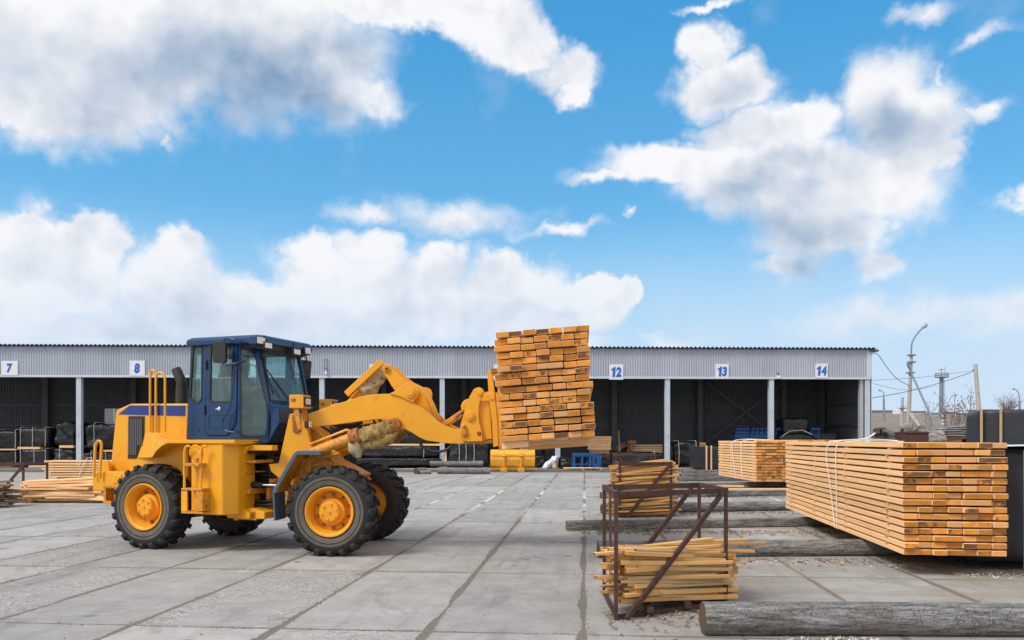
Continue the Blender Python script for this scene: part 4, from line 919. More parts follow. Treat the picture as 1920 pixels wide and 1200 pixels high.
# ================================================================ WASTE GROUND, POLES AND RUBBLE ON THE RIGHT
def bankh(x,y):
    t=min(1,max(0,(y-50)/7)); t=t*t*(3-2*t); s_=min(1,max(0,(x-23.4)/1.6)); e=min(1,max(0,(y-62)/20))
    return -.25+s_*t*(2.1+.35*noise.noise(Vector((x*.35,y*.35,0)))+.15*noise.noise(Vector((x*1.3,y*1.3,4))))+e*(hillh(x,y)-1.9)*.98*s_
mb=MB(); mb.grid(lambda a,b:(23.4+a*50,49.5+b*33,bankh(23.4+a*50,49.5+b*33)),120,80); tag(mb.build('embankment','waste_ground',smooth=60),kind='structure')
def Q(px,py,Y): return P(px,py,Y)
def rock(px,py,Y,sx_,sz,label,seed,flat=0,nm='rubble_block'):
    c=Q(px,py,Y); bm=bmesh.new(); bmesh.ops.create_icosphere(bm,subdivisions=3,radius=1)
    for v in bm.verts:
        q=v.co.copy(); L=(abs(q.x)**4+abs(q.y)**4+abs(q.z)**4)**.25; q=q/L*(1+.35*noise.noise(q*1.3+Vector((seed,0,0)))+.12*noise.noise(q*4+Vector((seed,0,0))))
        v.co=Vector((q.x*sx_,q.y*sx_*.8,q.z*sz))
    me=bpy.data.meshes.new(nm); bm.to_mesh(me); bm.free(); me.materials.append(MT['concrete_rubble']); o=bpy.data.objects.new(nm,me); C.objects.link(o); o.location=c
    o.rotation_euler=(0,R(flat),R(seed*50)); tag(o,label,'rubble block','rubble blocks dumped beyond the shed')
rock(1654,810,57,.55,.32,'pale rubble block just right of the shed corner',1,8)
rock(1666,813,56.5,.5,.25,'low pale rubble block second from the shed corner',2,-6)
rock(1679,815,55.5,.45,.16,'flat rubble block in front of the thin wooden pole',3,4)
rock(1699,803,59,.45,.35,'pale rubble block at the foot of the street lamp',4)
rock(1712,801,60,.5,.3,'pale rubble block right of the street lamp foot',5,10)
rock(1747,822,52,.45,.30,'grey rubble block right of the rusty tank',6)
rock(1757,818,54,.5,.35,'grey rubble block under the street lamp stay',7)
rock(1725,816,61,.7,.4,'grey rubble block behind the rusty tank',8)
o=thing('concrete_slab_block',Q(1725,806,62),'pale concrete block tilted behind the street lamp strut','block'); a=Q(1719,801,62); mb=MB(Matrix.Translation(a)@Matrix.Rotation(R(8),4,'Y')); mb.box(-.25,.55,-.4,.4,-.35,.18); mb.build('block','concrete_rubble',o,bevel=.03)
o=thing('rusty_tank',(Q(1720,817,51)),'dark rusty steel tank behind the big bundle','tank'); a=Q(1699,826,50.5);b=Q(1742,809,50.5); mb=MB(); mb.box(a.x,b.x,50.5,52,1.0,b.z); mb.build('tank_body','brown_box',o,bevel=.05)
mb=MB(); mb.box(a.x-.03,b.x+.03,50.45,52.05,b.z-.12,b.z-.05); mb.build('rim','rust_steel',o)
# corrugated sheet stacks
for i,(a,b,y0,y1,Y,lb) in enumerate(((1770,1796,801,817,56,'stack of corrugated sheets left of the taller stack'),(1800,1835,796,818,54,'wider stack of corrugated sheets beside the battened package'))):
    o=thing('sheet_stack',Q((a+b)/2,y1,Y),lb,'sheet stack','stacks of corrugated sheets')
    n=5
    for k in range(n):
        zz=H-(y1-HY)/F*Y+(y1-y0)/F*Y*(k+.5)/n; x0,x1=(a-960)/F*Y,(b-960)/F*Y
        mb=MB(); mb.grid(lambda u,v,zz=zz,x0=x0,x1=x1,k=k:(x0+(x1-x0)*u+.04*(k%2),Y+2*v,zz+.02*math.sin(u*12+k)+.02*(k%2)*u),16,2); ob=mb.build('sheet','film_grey',o); md=ob.modifiers.new('s','SOLIDIFY'); md.thickness=.05
    mb=MB(); mb.box(x0+.1,x0+.3,Y+.3,Y+1.7,zz-1.2,zz-.1); mb.box(x1-.3,x1-.1,Y+.3,Y+1.7,zz-1.2,zz-.1); mb.build('bearer','old_side',o)
for a,b,lb in ((Q(1642,815,56),Q(1694,812,57),'dark beam lying across the rubble right of the shed'),(Q(1776,824,51),Q(1836,817,50),'brown plank lying before the corrugated sheets')):
    mb=MB(); mb.beam(a,b,.25,.2); tag(mb.build('dumped_beam','brown_box',None,org=a),lb,'beam')
for px,lb in((1652,'short dark post in the rubble near the shed corner'),(1692,'short dark post in the rubble below the street lamp')):
    a=Q(px,818,56);b=Q(px,804,56); mb=MB(); mb.tube([a,b],.09,8); tag(mb.build('stub_post','brown_box',None,org=a),lb,'post')
# street lamp
YL=60.; o=thing('street_lamp',Q(1703,812,YL),'tall street lamp on a pale concrete pole with a leaning stay, right of the shed','street lamp')
mb=MB(); mb.tube([Q(1702,818,YL),Q(1704.5,760,YL),Q(1708.8,664,YL)],[.165,.15,.115],8); mb.build('pole','concrete_pole',o,smooth=60)
mb=MB(); mb.tube(smoothp([Q(1708.5,690,YL),Q(1708.5,655,YL),Q(1710,640,YL),Q(1719,626,YL),Q(1730,614.5,YL)],3),.06,8); mb.build('arm','pole_steel',o,smooth=60)
mb=MB(Matrix.Translation(Q(1733.5,611.5,YL))@Matrix.Rotation(R(-40),4,'Y')); bm_=[]
mb.tube([(-.24,0,0),(-.1,0,.02),(.12,0,.02),(.27,0,0)],[.08,.15,.17,.05],10); mb.build('lamp_head','steel_grey',o,smooth=60)
mb=MB(); mb.tube([Q(1709,700,YL-.2),Q(1758,808,YL-3)],.07,8); mb.build('stay','pole_steel',o)
mb=MB(); mb.tube([Q(1707,776,YL-.1),Q(1724,800,YL-1)],.12,8); mb.build('strut','concrete_pole',o)
for y in(666,679,699): mb=MB(); c=Q(1708.6 if y<690 else 1707,y,YL); mb.box(c.x-.24,c.x+.24,YL-.24,YL+.2,c.z-.05,c.z+.05); mb.build('clamp','pole_steel',o)
mb=MB(); mb.beam(Q(1701.5,681,YL-.2),Q(1705,691,YL-.2),.18,.10); mb.build('switch_box','pole_steel',o)
def pole(px0,y0,px1,y1,Y,r0,r1,mn,label,nm='utility_pole'):
    a=Q(px0,y0,Y);b=Q(px1,y1,Y); o=thing(nm,a,label,'pole'); mb=MB(); mb.tube([a,b],[r0,r1],8); mb.build('pole',mn,o,smooth=60); return o,a,b
o,a,b=pole(1690.5,815,1692,745,63,.14,.1,'concrete_pole','thin pole with a diagonal strut left of the tall street lamp')
mb=MB(); mb.tube([Q(1693.5,757,63),Q(1703,770,62)],.06,6); mb.build('strut','concrete_pole',o); mb=MB(); mb.box(b.x-.2,b.x+.2,62.8,63.2,b.z-.9,b.z-.8); mb.build('crossarm','pole_steel',o)
o,a,b=pole(1838,800,1828.6,683,58,.16,.13,'concrete_pole','leaning grey utility pole behind the black package at the right')
mb=MB(); mb.beam(Q(1823,694,58),Q(1831,692,58),.06,.06); mb.build('crossarm','pole_steel',o)
# observation mast
YT=170.; o=thing('platform_mast',Q(1764,785,YT),'distant steel mast with railed round platform and ladder on the horizon','mast')
mb=MB(); mb.tube([Q(1764,790,YT),Q(1765.5,706,YT)],.42,8); mb.build('shaft','pole_steel',o)
mb=MB(); 
for y in(700,704): 
    c=Q(1765.8,y,YT); mb.tube([(c.x+1.25*math.cos(t*PI/8),YT+1.25*math.sin(t*PI/8),c.z) for t in range(17)],.05,5)
for t in range(10): c=Q(1765.8,700,YT); x=c.x+1.25*math.cos(t*PI/5);y=YT+1.25*math.sin(t*PI/5); mb.tube([(x,y,c.z),(x,y,c.z-.9)],.05,5)
mb.build('railing','pole_steel',o); c=Q(1765.8,708,YT); mb=MB(); mb.lathe([(.001,0),(1.35,0),(1.35,.12),(.001,.12)],16,M=Matrix.Translation(c)@Matrix.Rotation(R(90),4,'X')); mb.build('platform','pole_steel',o)
mb=MB(); mb.tube([Q(1765,706,YT),Q(1765,692,YT)],.08,5); mb.tube([Q(1761,693,YT),Q(1769,693,YT)],.08,5); mb.tube([Q(1771.8,706,YT),Q(1771.8,687,YT)],.05,5); mb.build('antenna','pole_steel',o)
mb=MB()
for px in(1769.0,1771.2): mb.tube([Q(px,785,YT),Q(px,705,YT)],.035,4)
for y in range(710,784,4): mb.tube([Q(1769,y,YT),Q(1771.2,y,YT)],.025,4)
mb.build('ladder','film_grey',o)
for (x0,y0,x1,y1,ax,ay,Y,lb) in((1657.5,790,1657,745,1649.5,731.5,140,'small distant street lamp near the shed corner'),(1912,775,1911.5,751,1901,729,130,'small distant street lamp at the right frame edge')):
    o=thing('street_lamp',Q(x0,y0,Y),lb,'street lamp','small street lamps on the horizon'); mb=MB(); mb.tube([Q(x0,y0,Y),Q(x1,y1,Y)],[.22,.14],6); mb.build('pole','pole_steel',o)
    mb=MB(); mb.tube(smoothp([Q(x1,y1,Y),Q(x1,y1-9,Y),Q((x1+ax)/2+1,ay+2.5,Y),Q(ax,ay,Y)],2),.07,5); mb.build('arm','pole_steel',o)
    mb=MB(); mb.tube([Q(ax+1,ay+.8,Y),Q(ax-2,ay-.6,Y)],[.18,.12],6); mb.build('lamp_head','film_grey',o)
# far buildings
Y=230.; o=thing('far_building',Q(1660,785,Y),'long low grey building on the horizon right of the shed','building')
a=Q(1630,783,Y);b=Q(1684,772,Y); mb=MB(); mb.box(a.x,b.x,Y,Y+15,a.z-3,b.z); mb.build('wall','far_wall',o); mb=MB(); mb.box(a.x-.3,b.x+.2,Y-.3,Y+15,b.z+.01,b.z+.4); mb.build('roof','far_dark',o)
c=Q(1638,783,Y);d=Q(1680,780.5,Y); mb=MB(); mb.box(c.x,d.x,Y-.05,Y-.01,c.z,d.z); mb.build('window','far_dark',o)
o=thing('far_annex',Q(1687,785,Y),'pale block beside the long low building on the horizon','building'); a=Q(1682,783,Y-3);b=Q(1688.5,769,Y-3); mb=MB(); mb.box(a.x,b.x,Y-3,Y+8,a.z-3,b.z); mb.build('wall','sign_white',o); a=Q(1689,783,Y);b=Q(1694,771.5,Y); mb=MB(); mb.box(a.x,b.x,Y+.1,Y+8,a.z-3,b.z); mb.build('wing','far_wall',o)
for i,(a_,b_,t_,lb) in enumerate(((1712,1734,773,'pale distant building left of the steel mast'),(1772,1795,775,'pale distant building right of the steel mast'),(1798,1826,777,'low pale distant building behind the bare bushes'),(1742,1757,777,'small grey distant building by the leaning stay'),(1840,1866,770,'low pale distant building over the black package'))):
    Yq=330.; a=Q(a_,781,Yq);b=Q(b_,t_,Yq); o=thing('far_building',(a.x,Yq,a.z),lb,'building','low buildings along the horizon'); mb=MB(); mb.box(a.x,b.x,Yq,Yq+10,a.z-4,b.z); mb.build('wall','far_wall',o); mb=MB(); mb.box(a.x-.2,b.x+.2,Yq-.2,Yq+10,b.z+.01,b.z+.5); mb.build('roof','far_dark',o)
# road signs
YS=75.; o=thing('road_sign',Q(1770,800,YS),'diamond priority sign above a square sign on a short post','road sign'); mb=MB(); mb.tube([Q(1770,806,YS),Q(1770,776,YS)],.05,6); mb.build('post','pole_steel',o)
c=Q(1770,780,YS); mb=MB(Matrix.Translation((c.x,c.y-.08,c.z))@Matrix.Rotation(R(45),4,'Y')); mb.box(-.17,.17,-.02,.02,-.17,.17); mb.box(-.12,.12,-.03,-.021,-.12,.12,1); mb.build('diamond_plate',['sign_white','cloth_pale'],o)
c=Q(1770,791.5,YS); mb=MB(Matrix.Translation((c.x,c.y-.08,c.z))); mb.box(-.24,.24,-.02,.02,-.22,.22); mb.box(-.2,.2,-.03,-.021,-.03,.03,1); mb.box(-.03,.03,-.034,-.0301,-.18,.18,1); mb.build('square_plate',['sign_white','machine_blue'],o)
# bare bushes and a bare tree
def bush(px,py,Y,h,n,label,seed,spread=.5,r=.03,kind='bare_bush',leafn=2,cat='bush'):
    rng=random.Random(seed); c=Q(px,py,Y); o=thing(kind,c,label,cat,'bare bushes beyond the rubble' if cat=='bush' else None); mb=MB(); lf=MB()
    for i in range(n):
        p=Vector((c.x+rng.uniform(-.25,.25),c.y+rng.uniform(-.3,.3),c.z)); d=Vector((rng.gauss(0,spread),rng.gauss(0,spread),1.6)).normalized(); L=h*rng.uniform(.5,1.05); pts=[p.copy()];k=6
        for j in range(k):
            d=(d+Vector((rng.gauss(0,.12),rng.gauss(0,.12),.05))).normalized(); p=p+d*L/k; pts.append(p.copy())
            if j>=1:
                for _ in range(2):
                    d2_=(d+Vector((rng.gauss(0,.55),rng.gauss(0,.55),.1))).normalized(); e=p+d2_*L*rng.uniform(.12,.3)
                    mb.tube([p,(p+e)/2+Vector((0,0,.03)),e],[r*.45,r*.35,r*.2],3,cap=False)
                    for _ in range(leafn):
                        q=e+Vector((rng.gauss(0,.1),rng.gauss(0,.1),rng.gauss(0,.1)))*h*.25; s=r*rng.uniform(.9,1.8); lf.add([(q.x-s,q.y,q.z),(q.x,q.y-s*.4,q.z-s),(q.x+s,q.y,q.z),(q.x,q.y,q.z+s)],[(0,1,2,3)])
        mb.tube(pts,[r*(1-.75*j/k) for j in range(k+1)],4,cap=False)
    mb.build('branches' if cat=='bush' else 'trunk','bark_twig',o,recalc=False)
    if leafn: lf.build('twig_leaves' if cat=='bush' else 'crown','bark_twig',o,recalc=False)
bush(1780,812,60,3.0,5,'thin bare bush rising left of the corrugated sheets',3,.35,.035)
bush(1797,812,61,2.7,5,'bare bush with dry leaves behind the corrugated sheets',4,.5,.035)
bush(1813,810,62,3.0,6,'bare bush just left of the battened package',5,.35,.035)
bush(1748,808,64,3.1,3,'sparse bare sapling beside the leaning stay',8,.2,.03)
bush(1888,775,140,3.2,46,'bare rounded tree on the horizon above the black package',6,1.0,.03,'bare_tree',2,'tree')
# overhead wires
def wire(pts,r,label): mb=MB(); mb.tube(smoothp(pts,3),r,5,cap=False); tag(mb.build('overhead_wire','black_metal',None,org=pts[0],recalc=False),label,'wire','overhead wires right of the shed')
wire([Q(1634,665,52.2),Q(1644,660,52.6),Q(1662,688,55),Q(1682,712,57.5),Q(1705,723,60)],.022,'wire sagging from the shed corner to the tall street lamp')
wire([Q(1636,746,53),Q(1705,734,60),Q(1770,716,59),Q(1829,695,58)],.022,'wire running from the shed past the street lamp to the leaning pole')
wire([Q(1636,713,55),Q(1730,708,60),Q(1829,694,58)],.012,'thin upper wire reaching the leaning pole')
wire([Q(1636,719,55),Q(1700,735,60),Q(1764,722,150)],.012,'thin wire leading towards the distant mast')

# ================================================================ WHEEL LOADER
def frame(yaw,ox,oy): return Matrix.Translation((ox,oy,0))@Matrix.Rotation(R(-yaw),4,'Z')
RM=frame(20,-5.37,13.90); FM=frame(6,-2.55,13.12)
def onside(M,px,py,y):
    """point of the frame's side plane (local y) seen along a sight line of the survey"""
    Mi=M.inverted(); o=Mi@Vector((0,0,H)); d=Mi.to_3x3()@Vector(((px-960)/F,1,-(py-HY)/F)); t=(y-o.y)/d.y; p=o+d*t; return p
def r_(px,py,y): p=onside(RM,px,py,y); return (p.x,p.z)
def f_(px,py,y): p=onside(FM,px,py,y); return (p.x,p.z)
def c1(x,y): return (160+x/2.609,600+y/2.609)
def c2(x,y): return (320+x/4.617,600+y/4.617)
def c3(x,y): return (480+x/3.53,720+y/3.53)
def c4(x,y): return (560+x/5,640+y/5)
def poly(M,cf,pts,y): return [(p.x,p.z) for p in (onside(M,*cf(*q),y) for q in pts)]
L=thing('wheel_loader',(-4.0,13.5,0),'yellow and blue articulated wheel loader carrying a stack of planks on raised forks','wheel loader')
YP,YD='yellow_paint','yellow_dirty'
# ---- wheels
RT=.675
tyre=MB()
prof=[(.345,.17),(.36,.185),(.40,.205),(.47,.222),(.545,.220),(.595,.205),(.622,.18),(.632,.10),(.635,0)]
prof=[(r,-y) for r,y in prof]+[(r,y) for r,y in reversed(prof[:-1])]
tyre.lathe(prof+[(.335,.16),(.335,-.16)],64,0,True)
for i,f in enumerate(tyre.f):
    if False: pass
nl=20
for sd_ in(-1,1):
    for k in range(nl):
        t0=2*PI*(k+(.5 if sd_>0 else 0))/nl; secs=[]
        for (yy,ro,dt,hw) in((.0,.672,.16,.055),(.07,.675,.11,.056),(.14,.674,.05,.062),(.20,.664,.015,.068),(.222,.640,.0,.070),(.229,.60,-.004,.062)):
            a=t0+dt; ri=.60 if yy<.21 else .55
            secs.append([(rad*math.cos(a+s2*hw),sd_*yv,rad*math.sin(a+s2*hw)) for rad,s2,yv in((ri,-1,min(yy,.20)),(ro,-.85,yy),(ro,.85,yy),(ri,1,min(yy,.20)))])
        vs=[p for s3 in secs for p in s3]; fs=[]
        for i in range(len(secs)-1):
            a=i*4
            for q in range(3): fs.append((a+q,a+q+1,a+4+q+1,a+4+q))
        fs+=[(0,1,2,3),(len(vs)-4,len(vs)-1,len(vs)-2,len(vs)-3)]
        tyre.add(vs,fs,0)
ring=MB(); ring.lathe([(.39,-.206),(.405,-.213),(.50,-.2245),(.515,-.2225),(.51,-.20),(.40,-.19)],64,0,True)
rim=MB(); rim.lathe([(.350,-.165),(.372,-.20),(.366,-.222),(.350,-.222),(.340,-.20),(.322,-.19),(.316,-.14),(.300,-.12),(.292,-.02),(.275,.0),(.06,.02),(.06,.05),(.30,.05),(.335,.1),(.37,.2),(.35,.16),(.348,-.1)],64)
hub=MB(); hub.lathe([(.001,-.20),(.135,-.20),(.150,-.185),(.158,-.12),(.195,-.11),(.205,-.09),(.205,.01)],40)
for k in range(6):
    a=2*PI*(k+.3)/6; hub.lathe([(.001,-.222),(.014,-.222),(.018,-.195)],8,M=Matrix.Translation((.115*math.cos(a),0,.115*math.sin(a))))
hub.lathe([(.001,-.215),(.02,-.215),(.024,-.19)],10)
bolts=MB()
for k in range(10):
    a=2*PI*(k+.5)/10; bolts.lathe([(.001,-.045),(.014,-.045),(.014,-.02),(.022,-.02),(.022,.02)],8,M=Matrix.Translation((.248*math.cos(a),0,.248*math.sin(a))))
WM=[]
for i,(M,y,u) in enumerate(((FM,-.955,0),(FM,.955,0),(RM,-.955,0),(RM,.955,0))):
    W=M@Matrix.Translation((0,y,.655 if i<2 else .66))@Matrix.Rotation(R((0,17,40,75)[i]),4,'Y')
    if y>0: W=W@Matrix.Rotation(PI,4,'Z')
    if i==0:
        src=[]
        e=bpy.data.objects.new('wheel',None); C.objects.link(e); e.parent=L; e.matrix_world=W; e.location=0,0,0; e.matrix_local=L.matrix_world.inverted()@W; e.empty_display_size=.2
        for nm,b_,mm,sm in(('tyre',tyre,'rubber',30),('sidewall_ring',ring,'sidewall',50),('rim',rim,'hub_yellow',40),('hub',hub,'hub_yellow',35),('wheel_bolts',bolts,'rust_yellow',40)):
            ob=b_.build(nm,mm,None,smooth=sm); ob.parent=e; ob.matrix_local=I4; ob.location=(0,0,0); src.append(ob)
        src[0].modifiers.new('b','BEVEL').width=.006; src[0].modifiers['b'].segments=2; src[0].modifiers['b'].limit_method='ANGLE'; src[0].modifiers['b'].angle_limit=R(40)
    else:
        e=bpy.data.objects.new('wheel',None); C.objects.link(e); e.parent=L; e.matrix_local=L.matrix_world.inverted()@W; e.empty_display_size=.2
        for ob in src: c=ob.copy(); C.objects.link(c); c.parent=e; c.matrix_local=I4
def rb(name,mats,mb,bevel=.006,smooth=None): return mb.build(name,mats,L,bevel=bevel,smooth=smooth)
# ---- rear frame
HYs=-.68
m=MB(RM); hp=[r_(206,884,HYs),r_(217,771,HYs),r_(221,767,HYs),r_(243,757,HYs),r_(352,756.5,HYs),r_(352,905,HYs),r_(330,905,HYs)]
gp=poly(RM,c1,[(213,470),(291,470),(289,605),(250,678),(209,678)],HYs)
m.prism(hp,HYs,-HYs); rb('engine_hood',YP,m,.03)
m=MB(RM); m.prism(poly(RM,c1,[(162,460),(218,417),(490,419),(488,470),(162,462)],HYs-.004),HYs-.006,HYs-.001); rb('blue_stripe','blue_stripe',m,0)
m=MB(RM); m.prism(gp,HYs-.012,HYs-.002); g=rb('side_grille','black_metal',m,.004)
m=MB(RM)
gx0=min(p[0] for p in gp); gx1=max(p[0] for p in gp)
for k in range(8):
    u=gx0+.04+(gx1-gx0-.09)*k/7; zt=gp[0][1]-.05; zb=gp[4][1]+.06 if u<gx0+.55*(gx1-gx0) else gp[4][1]+.22; m.box(u-.012,u+.012,HYs-.03,HYs-.012,zb,zt)
m.build('louvres','cab_interior',g)
# fender and running board (near side), mirrored plain on the far side
fo=poly(RM,c1,[(290,552),(350,552),(372,578),(440,590),(735,597),(735,612),(470,606),(410,608),(370,622),(335,655),(325,674),(283,680),(262,672)],-1.08)
FS=[((291,552,-.685),(252,676,-.69)),((320,552,-.72),(300,676,-.74)),((350,553,-.80),(326,673,-.86)),((360,565,-.92),(345,642,-.95)),((374,578,-1.02),(372,618,-1.04)),((400,585,-1.08),(400,604,-1.08)),((440,590,-1.09),(440,603,-1.09)),((735,597,-1.10),(735,612,-1.10))]
for s3,y0,y1 in((1,-1.08,-.66),(-1,1.08,.66)):
    m=MB(RM); sg=1 if s3>0 else -1; tp=[];bt=[]
    for (a,b,ya),(c_,d_,yb) in FS:
        p=onside(RM,*c1(a,b),ya); q=onside(RM,*c1(c_,d_),yb); tp.append((p.x,ya*sg,p.z)); bt.append((q.x,yb*sg,q.z))
    n=len(tp); inn=[(p[0],-.60*sg,p[2]+.01) for p in tp]; ib=[(p[0],-.60*sg,p[2]+.01) for p in bt]
    m.add(inn+tp+bt+ib,[(k_*n+i,k_*n+i+1,(k_+1)*n+i+1,(k_+1)*n+i) for k_ in range(3) for i in range(n-1)]+[(0,n,2*n,3*n),(n-1,2*n-1,3*n-1,4*n-1)]); rb('rear_fender',YP,m,.015)
m=MB(RM); zf=r_(*c1(735,597),-1.1)[1]; m.box(.42,1.70,-1.12,-.55,zf-.02,zf+.035); m.box(.42,1.70,.55,1.1,zf-.02,zf+.035); rb('running_board',YP,m,.005)
# underside of fender arch
m=MB(RM); ap=smoothp([(-.25,1.42),(.02,1.46),(.35,1.60),(.62,1.66)],2)
for a,b in zip(ap,ap[1:]): m.beam((a.x,-.88,a.y),(b.x,-.88,b.y),.40,.02)

# tank box behind the ladder
zt=zf-.03; zb=r_(*c1(640,955),-1.1)[1]
m=MB(RM); pl=[(.62,-.66),(1.10,-1.02),(1.40,-1.10),(1.475,-1.10),(1.60,-.93),(1.60,-.5),(.62,-.5)]
pl=[(.80,-1.02),(1.10,-1.09),(1.455,-1.10),(1.60,-.90),(1.60,-.5),(.95,-.5),(.80,-.7)]
n=len(pl); m.add([(x,y,zb) for x,y in pl]+[(x,y,zt) for x,y in pl],[tuple(range(n)),tuple(range(n,2*n))]+[(i,(i+1)%n,(i+1)%n+n,i+n) for i in range(n)]); rb('side_tank',YP,m,.02)
m=MB(RM); m.box(.82,1.60,.55,1.08,zb,zt); rb('side_tank',YP,m,.02)
c=r_(*c1(543,645),-1.09); m=MB(RM); m.cyl((c[0],-1.118,c[1]),(c[0],-1.07,c[1]),.115,24); 
for k in range(10): m.cyl((c[0]+.09*math.cos(k*PI/5),-1.128,c[1]+.09*math.sin(k*PI/5)),(c[0]+.09*math.cos(k*PI/5),-1.115,c[1]+.09*math.sin(k*PI/5)),.012,6)
rb('access_cover',YP,m,.003)
# ladder
lad=[]
for x in(485,565):
    p=[onside(RM,*c1(q,y_),-1.20) for q,y_ in((x,822),(x,700),(x,640),(x+6,622),(x+16,616),(x+26,618))]
    m=MB(RM); m.tube(smoothp(p[1:],1)[0:0] or [p[0],*smoothp(p[1:],2)],.02,8); rb('ladder_rail',YP,m,0,60)
def cbox(name,a,b,y0,y1,mt=YP,bv=.006,cf=c1,M=RM,yy=None):
    yy=y0 if yy is None else yy; p=onside(M,*cf(*a),yy); q=onside(M,*cf(*b),yy); m=MB(M); m.box(min(p.x,q.x),max(p.x,q.x),y0,y1,min(p.z,q.z),max(p.z,q.z)); return rb(name,mt,m,bv)
cbox('ladder_step',(478,700),(556,716),-1.26,-1.04,YD)
cbox('ladder_step',(468,822),(570,836),-1.28,-1.04,YD)
cbox('ladder_step',(468,936),(574,950),-1.28,-1.02,YD)
cbox('step_side',(468,836),(497,936),-1.27,-1.24,YP); cbox('step_side',(540,836),(573,936),-1.27,-1.03,YD)
# deck handrails
for (xa,xb,yt,ya) in((317,345,243,-.72),(345,390,255,-1.02)):
    zb_=[]
    A_=onside(RM,*c1(xa,548),ya);B_=onside(RM,*c1(xa,yt),ya);C_=onside(RM,*c1(xb,yt+5),ya);D_=onside(RM,*c1(xb,548),ya)
    m=MB(RM); pts=[A_,*smoothp([A_*.3+B_*.7,B_,C_,D_*.3+C_*.7],3),D_]; m.tube(pts,.018,8); rb('handrail',YP,m,0,60)
# exhaust
e0=onside(RM,*c1(472,412),-.2); m=MB(RM); x,z=e0.x,e0.z-.15
m.tube([(x,-.2,z),(x,-.2,z+.42)],[.10,.095],16); m.tube([(x,-.2,z+.40),(x,-.2,z+.50)],.085,16)
m.tube([(x,-.2,z+.45),(x,-.2,z+.50),(x-.02,-.2,z+.56),(x-.12,-.2,z+.74)],[.085,.085,.085,.08],16); rb('exhaust_pipe','black_metal',m,0,50)
# counterweight and rear bumper
cw=poly(RM,c1,[(35,745),(115,740),(195,745),(197,800),(165,812),(80,838),(35,836)],-.95)
m=MB(RM); m.prism(cw,-.95,.95); rb('counterweight',YP,m,.02)
m=MB(RM); m.prism(poly(RM,c1,[(60,745),(62,705),(80,688),(103,688),(114,705),(116,745)],-.8),-.8,-.74); m.prism(poly(RM,c1,[(60,745),(62,705),(80,688),(103,688),(114,705),(116,745)],-.8),.74,.8); rb('tow_bracket',YP,m,.005)
cbox('bumper_plate',(133,757),(176,800),-.965,-.93)
for a,b in(((82,808),(160,822)),((86,885),(152,902))): cbox('rear_step',a,b,-.99,-.75,YD)
cbox('rear_step_side',(88,820),(100,890),-.985,-.8,YD); cbox('rear_step_side',(140,820),(152,890),-.985,-.8,YD)
for xx in((45,62),(68,80)): pass
A_=[onside(RM,*c1(*q),-1.0) for q in((42,770),(48,620),(58,593),(70,590),(80,602),(78,640),(70,775))]
m=MB(RM); m.tube([A_[0],*smoothp(A_[1:6],2),A_[6]],.022,8); rb('rear_handrail',YP,m,0,60)
# chassis beams below the cab
m=MB(RM); m.box(-1.1,1.55,-.42,.42,.62,1.05); rb('rear_chassis',YD,m,.015)
m=MB(RM); m.cyl((0,-.8,.66),(0,.8,.66),.15,16); m.cyl((0,-.25,.66),(0,.25,.66),.26,20); rb('rear_axle',YD,m,0,40)
m=MB(RM); m.prism([(1.30,.50),(1.72,.50),(1.72,.58),(1.60,.66),(1.58,1.45),(1.72,1.62),(1.30,1.62)],-.80,-.74); m.prism([(1.30,.50),(1.95,.50),(1.95,.60),(1.72,.66),(1.30,.62)],-.74,.74); rb('frame_plate',YP,m,.005)
for a,b in(((745,685),(835,700)),((745,740),(800,748)),((745,825),(805,852)),((745,935),(835,980))): cbox('frame_bracket',a,b,-.74,-.3,YD)
cbox('frame_bracket',(725,685),(745,980),-.80,-.5,YD)
# under-cab bracket
m=MB(RM); m.prism(poly(RM,c2,[(465,1078),(880,1085),(880,1130),(665,1130),(590,1190),(465,1186)],-.74),-.74,-.60); rb('cab_mount',YP,m,.008)
m=MB(RM); m.box(.5,1.75,-.70,.70,1.50,1.66); rb('cab_floor_beam','black_metal',m,.01)
# ---- cab
YC=-.70
def cp(pts,y=YC): return poly(RM,c2,pts,y)
side=cp([(190,215),(600,188),(592,1062),(148,1028)])
rw=rrect(cp([(195,232),(275,232),(266,692),(235,728),(165,675)]),.05)
dw=rrect(cp([(352,228),(547,228),(530,712),(340,708)]),.06)
do=rrect(cp([(318,190),(590,188),(575,905),(500,1008),(300,1000),(298,760)]),.07)
do2=rrect(cp([(323,196),(584,194),(568,902),(497,1000),(306,993),(305,760)]),.07)
m=MB(RM); m.prism(side,YC,YC+.05,0,[rw,do]); cab=rb('cab_side','blue_paint',m,.006)
m=MB(RM); m.prism([(p[0],p[1]) for p in side],.70,.65,0,[[(p[0],p[1]) for p in rw],[(p[0],p[1]) for p in dw]]); rb('cab_side','blue_paint',m,.006)
m=MB(RM); m.prism(do2,YC-.012,YC+.035,0,[dw]); door=rb('cab_door','blue_paint',m,.008)
def ringp(pts,g): 
    cx=sum(p[0] for p in pts)/len(pts);cz=sum(p[1] for p in pts)/len(pts); w=max(abs(p[0]-cx) for p in pts);h=max(abs(p[1]-cz) for p in pts)
    return [(cx+(p[0]-cx)*(1-g/w),cz+(p[1]-cz)*(1-g/h)) for p in pts]
for pts,par,y in((dw,door,YC-.018),(rw,cab,YC-.008)):
    m=MB(RM); m.prism(ringp(pts,-.014),y,y+.03,0,[ringp(pts,.014)]); m.build('window_seal','black_rubber',par)
    m=MB(RM); m.prism(ringp(pts,-.002),y+.018,y+.026); m.build('window_glass','tinted_glass',par)
for pts in(dw,rw): m=MB(RM); m.prism(ringp(pts,-.002),.67,.68); rb('window_glass','tinted_glass',m,0)
m=MB(RM); z=cp([(350,505)],YC+.04)[0][1]
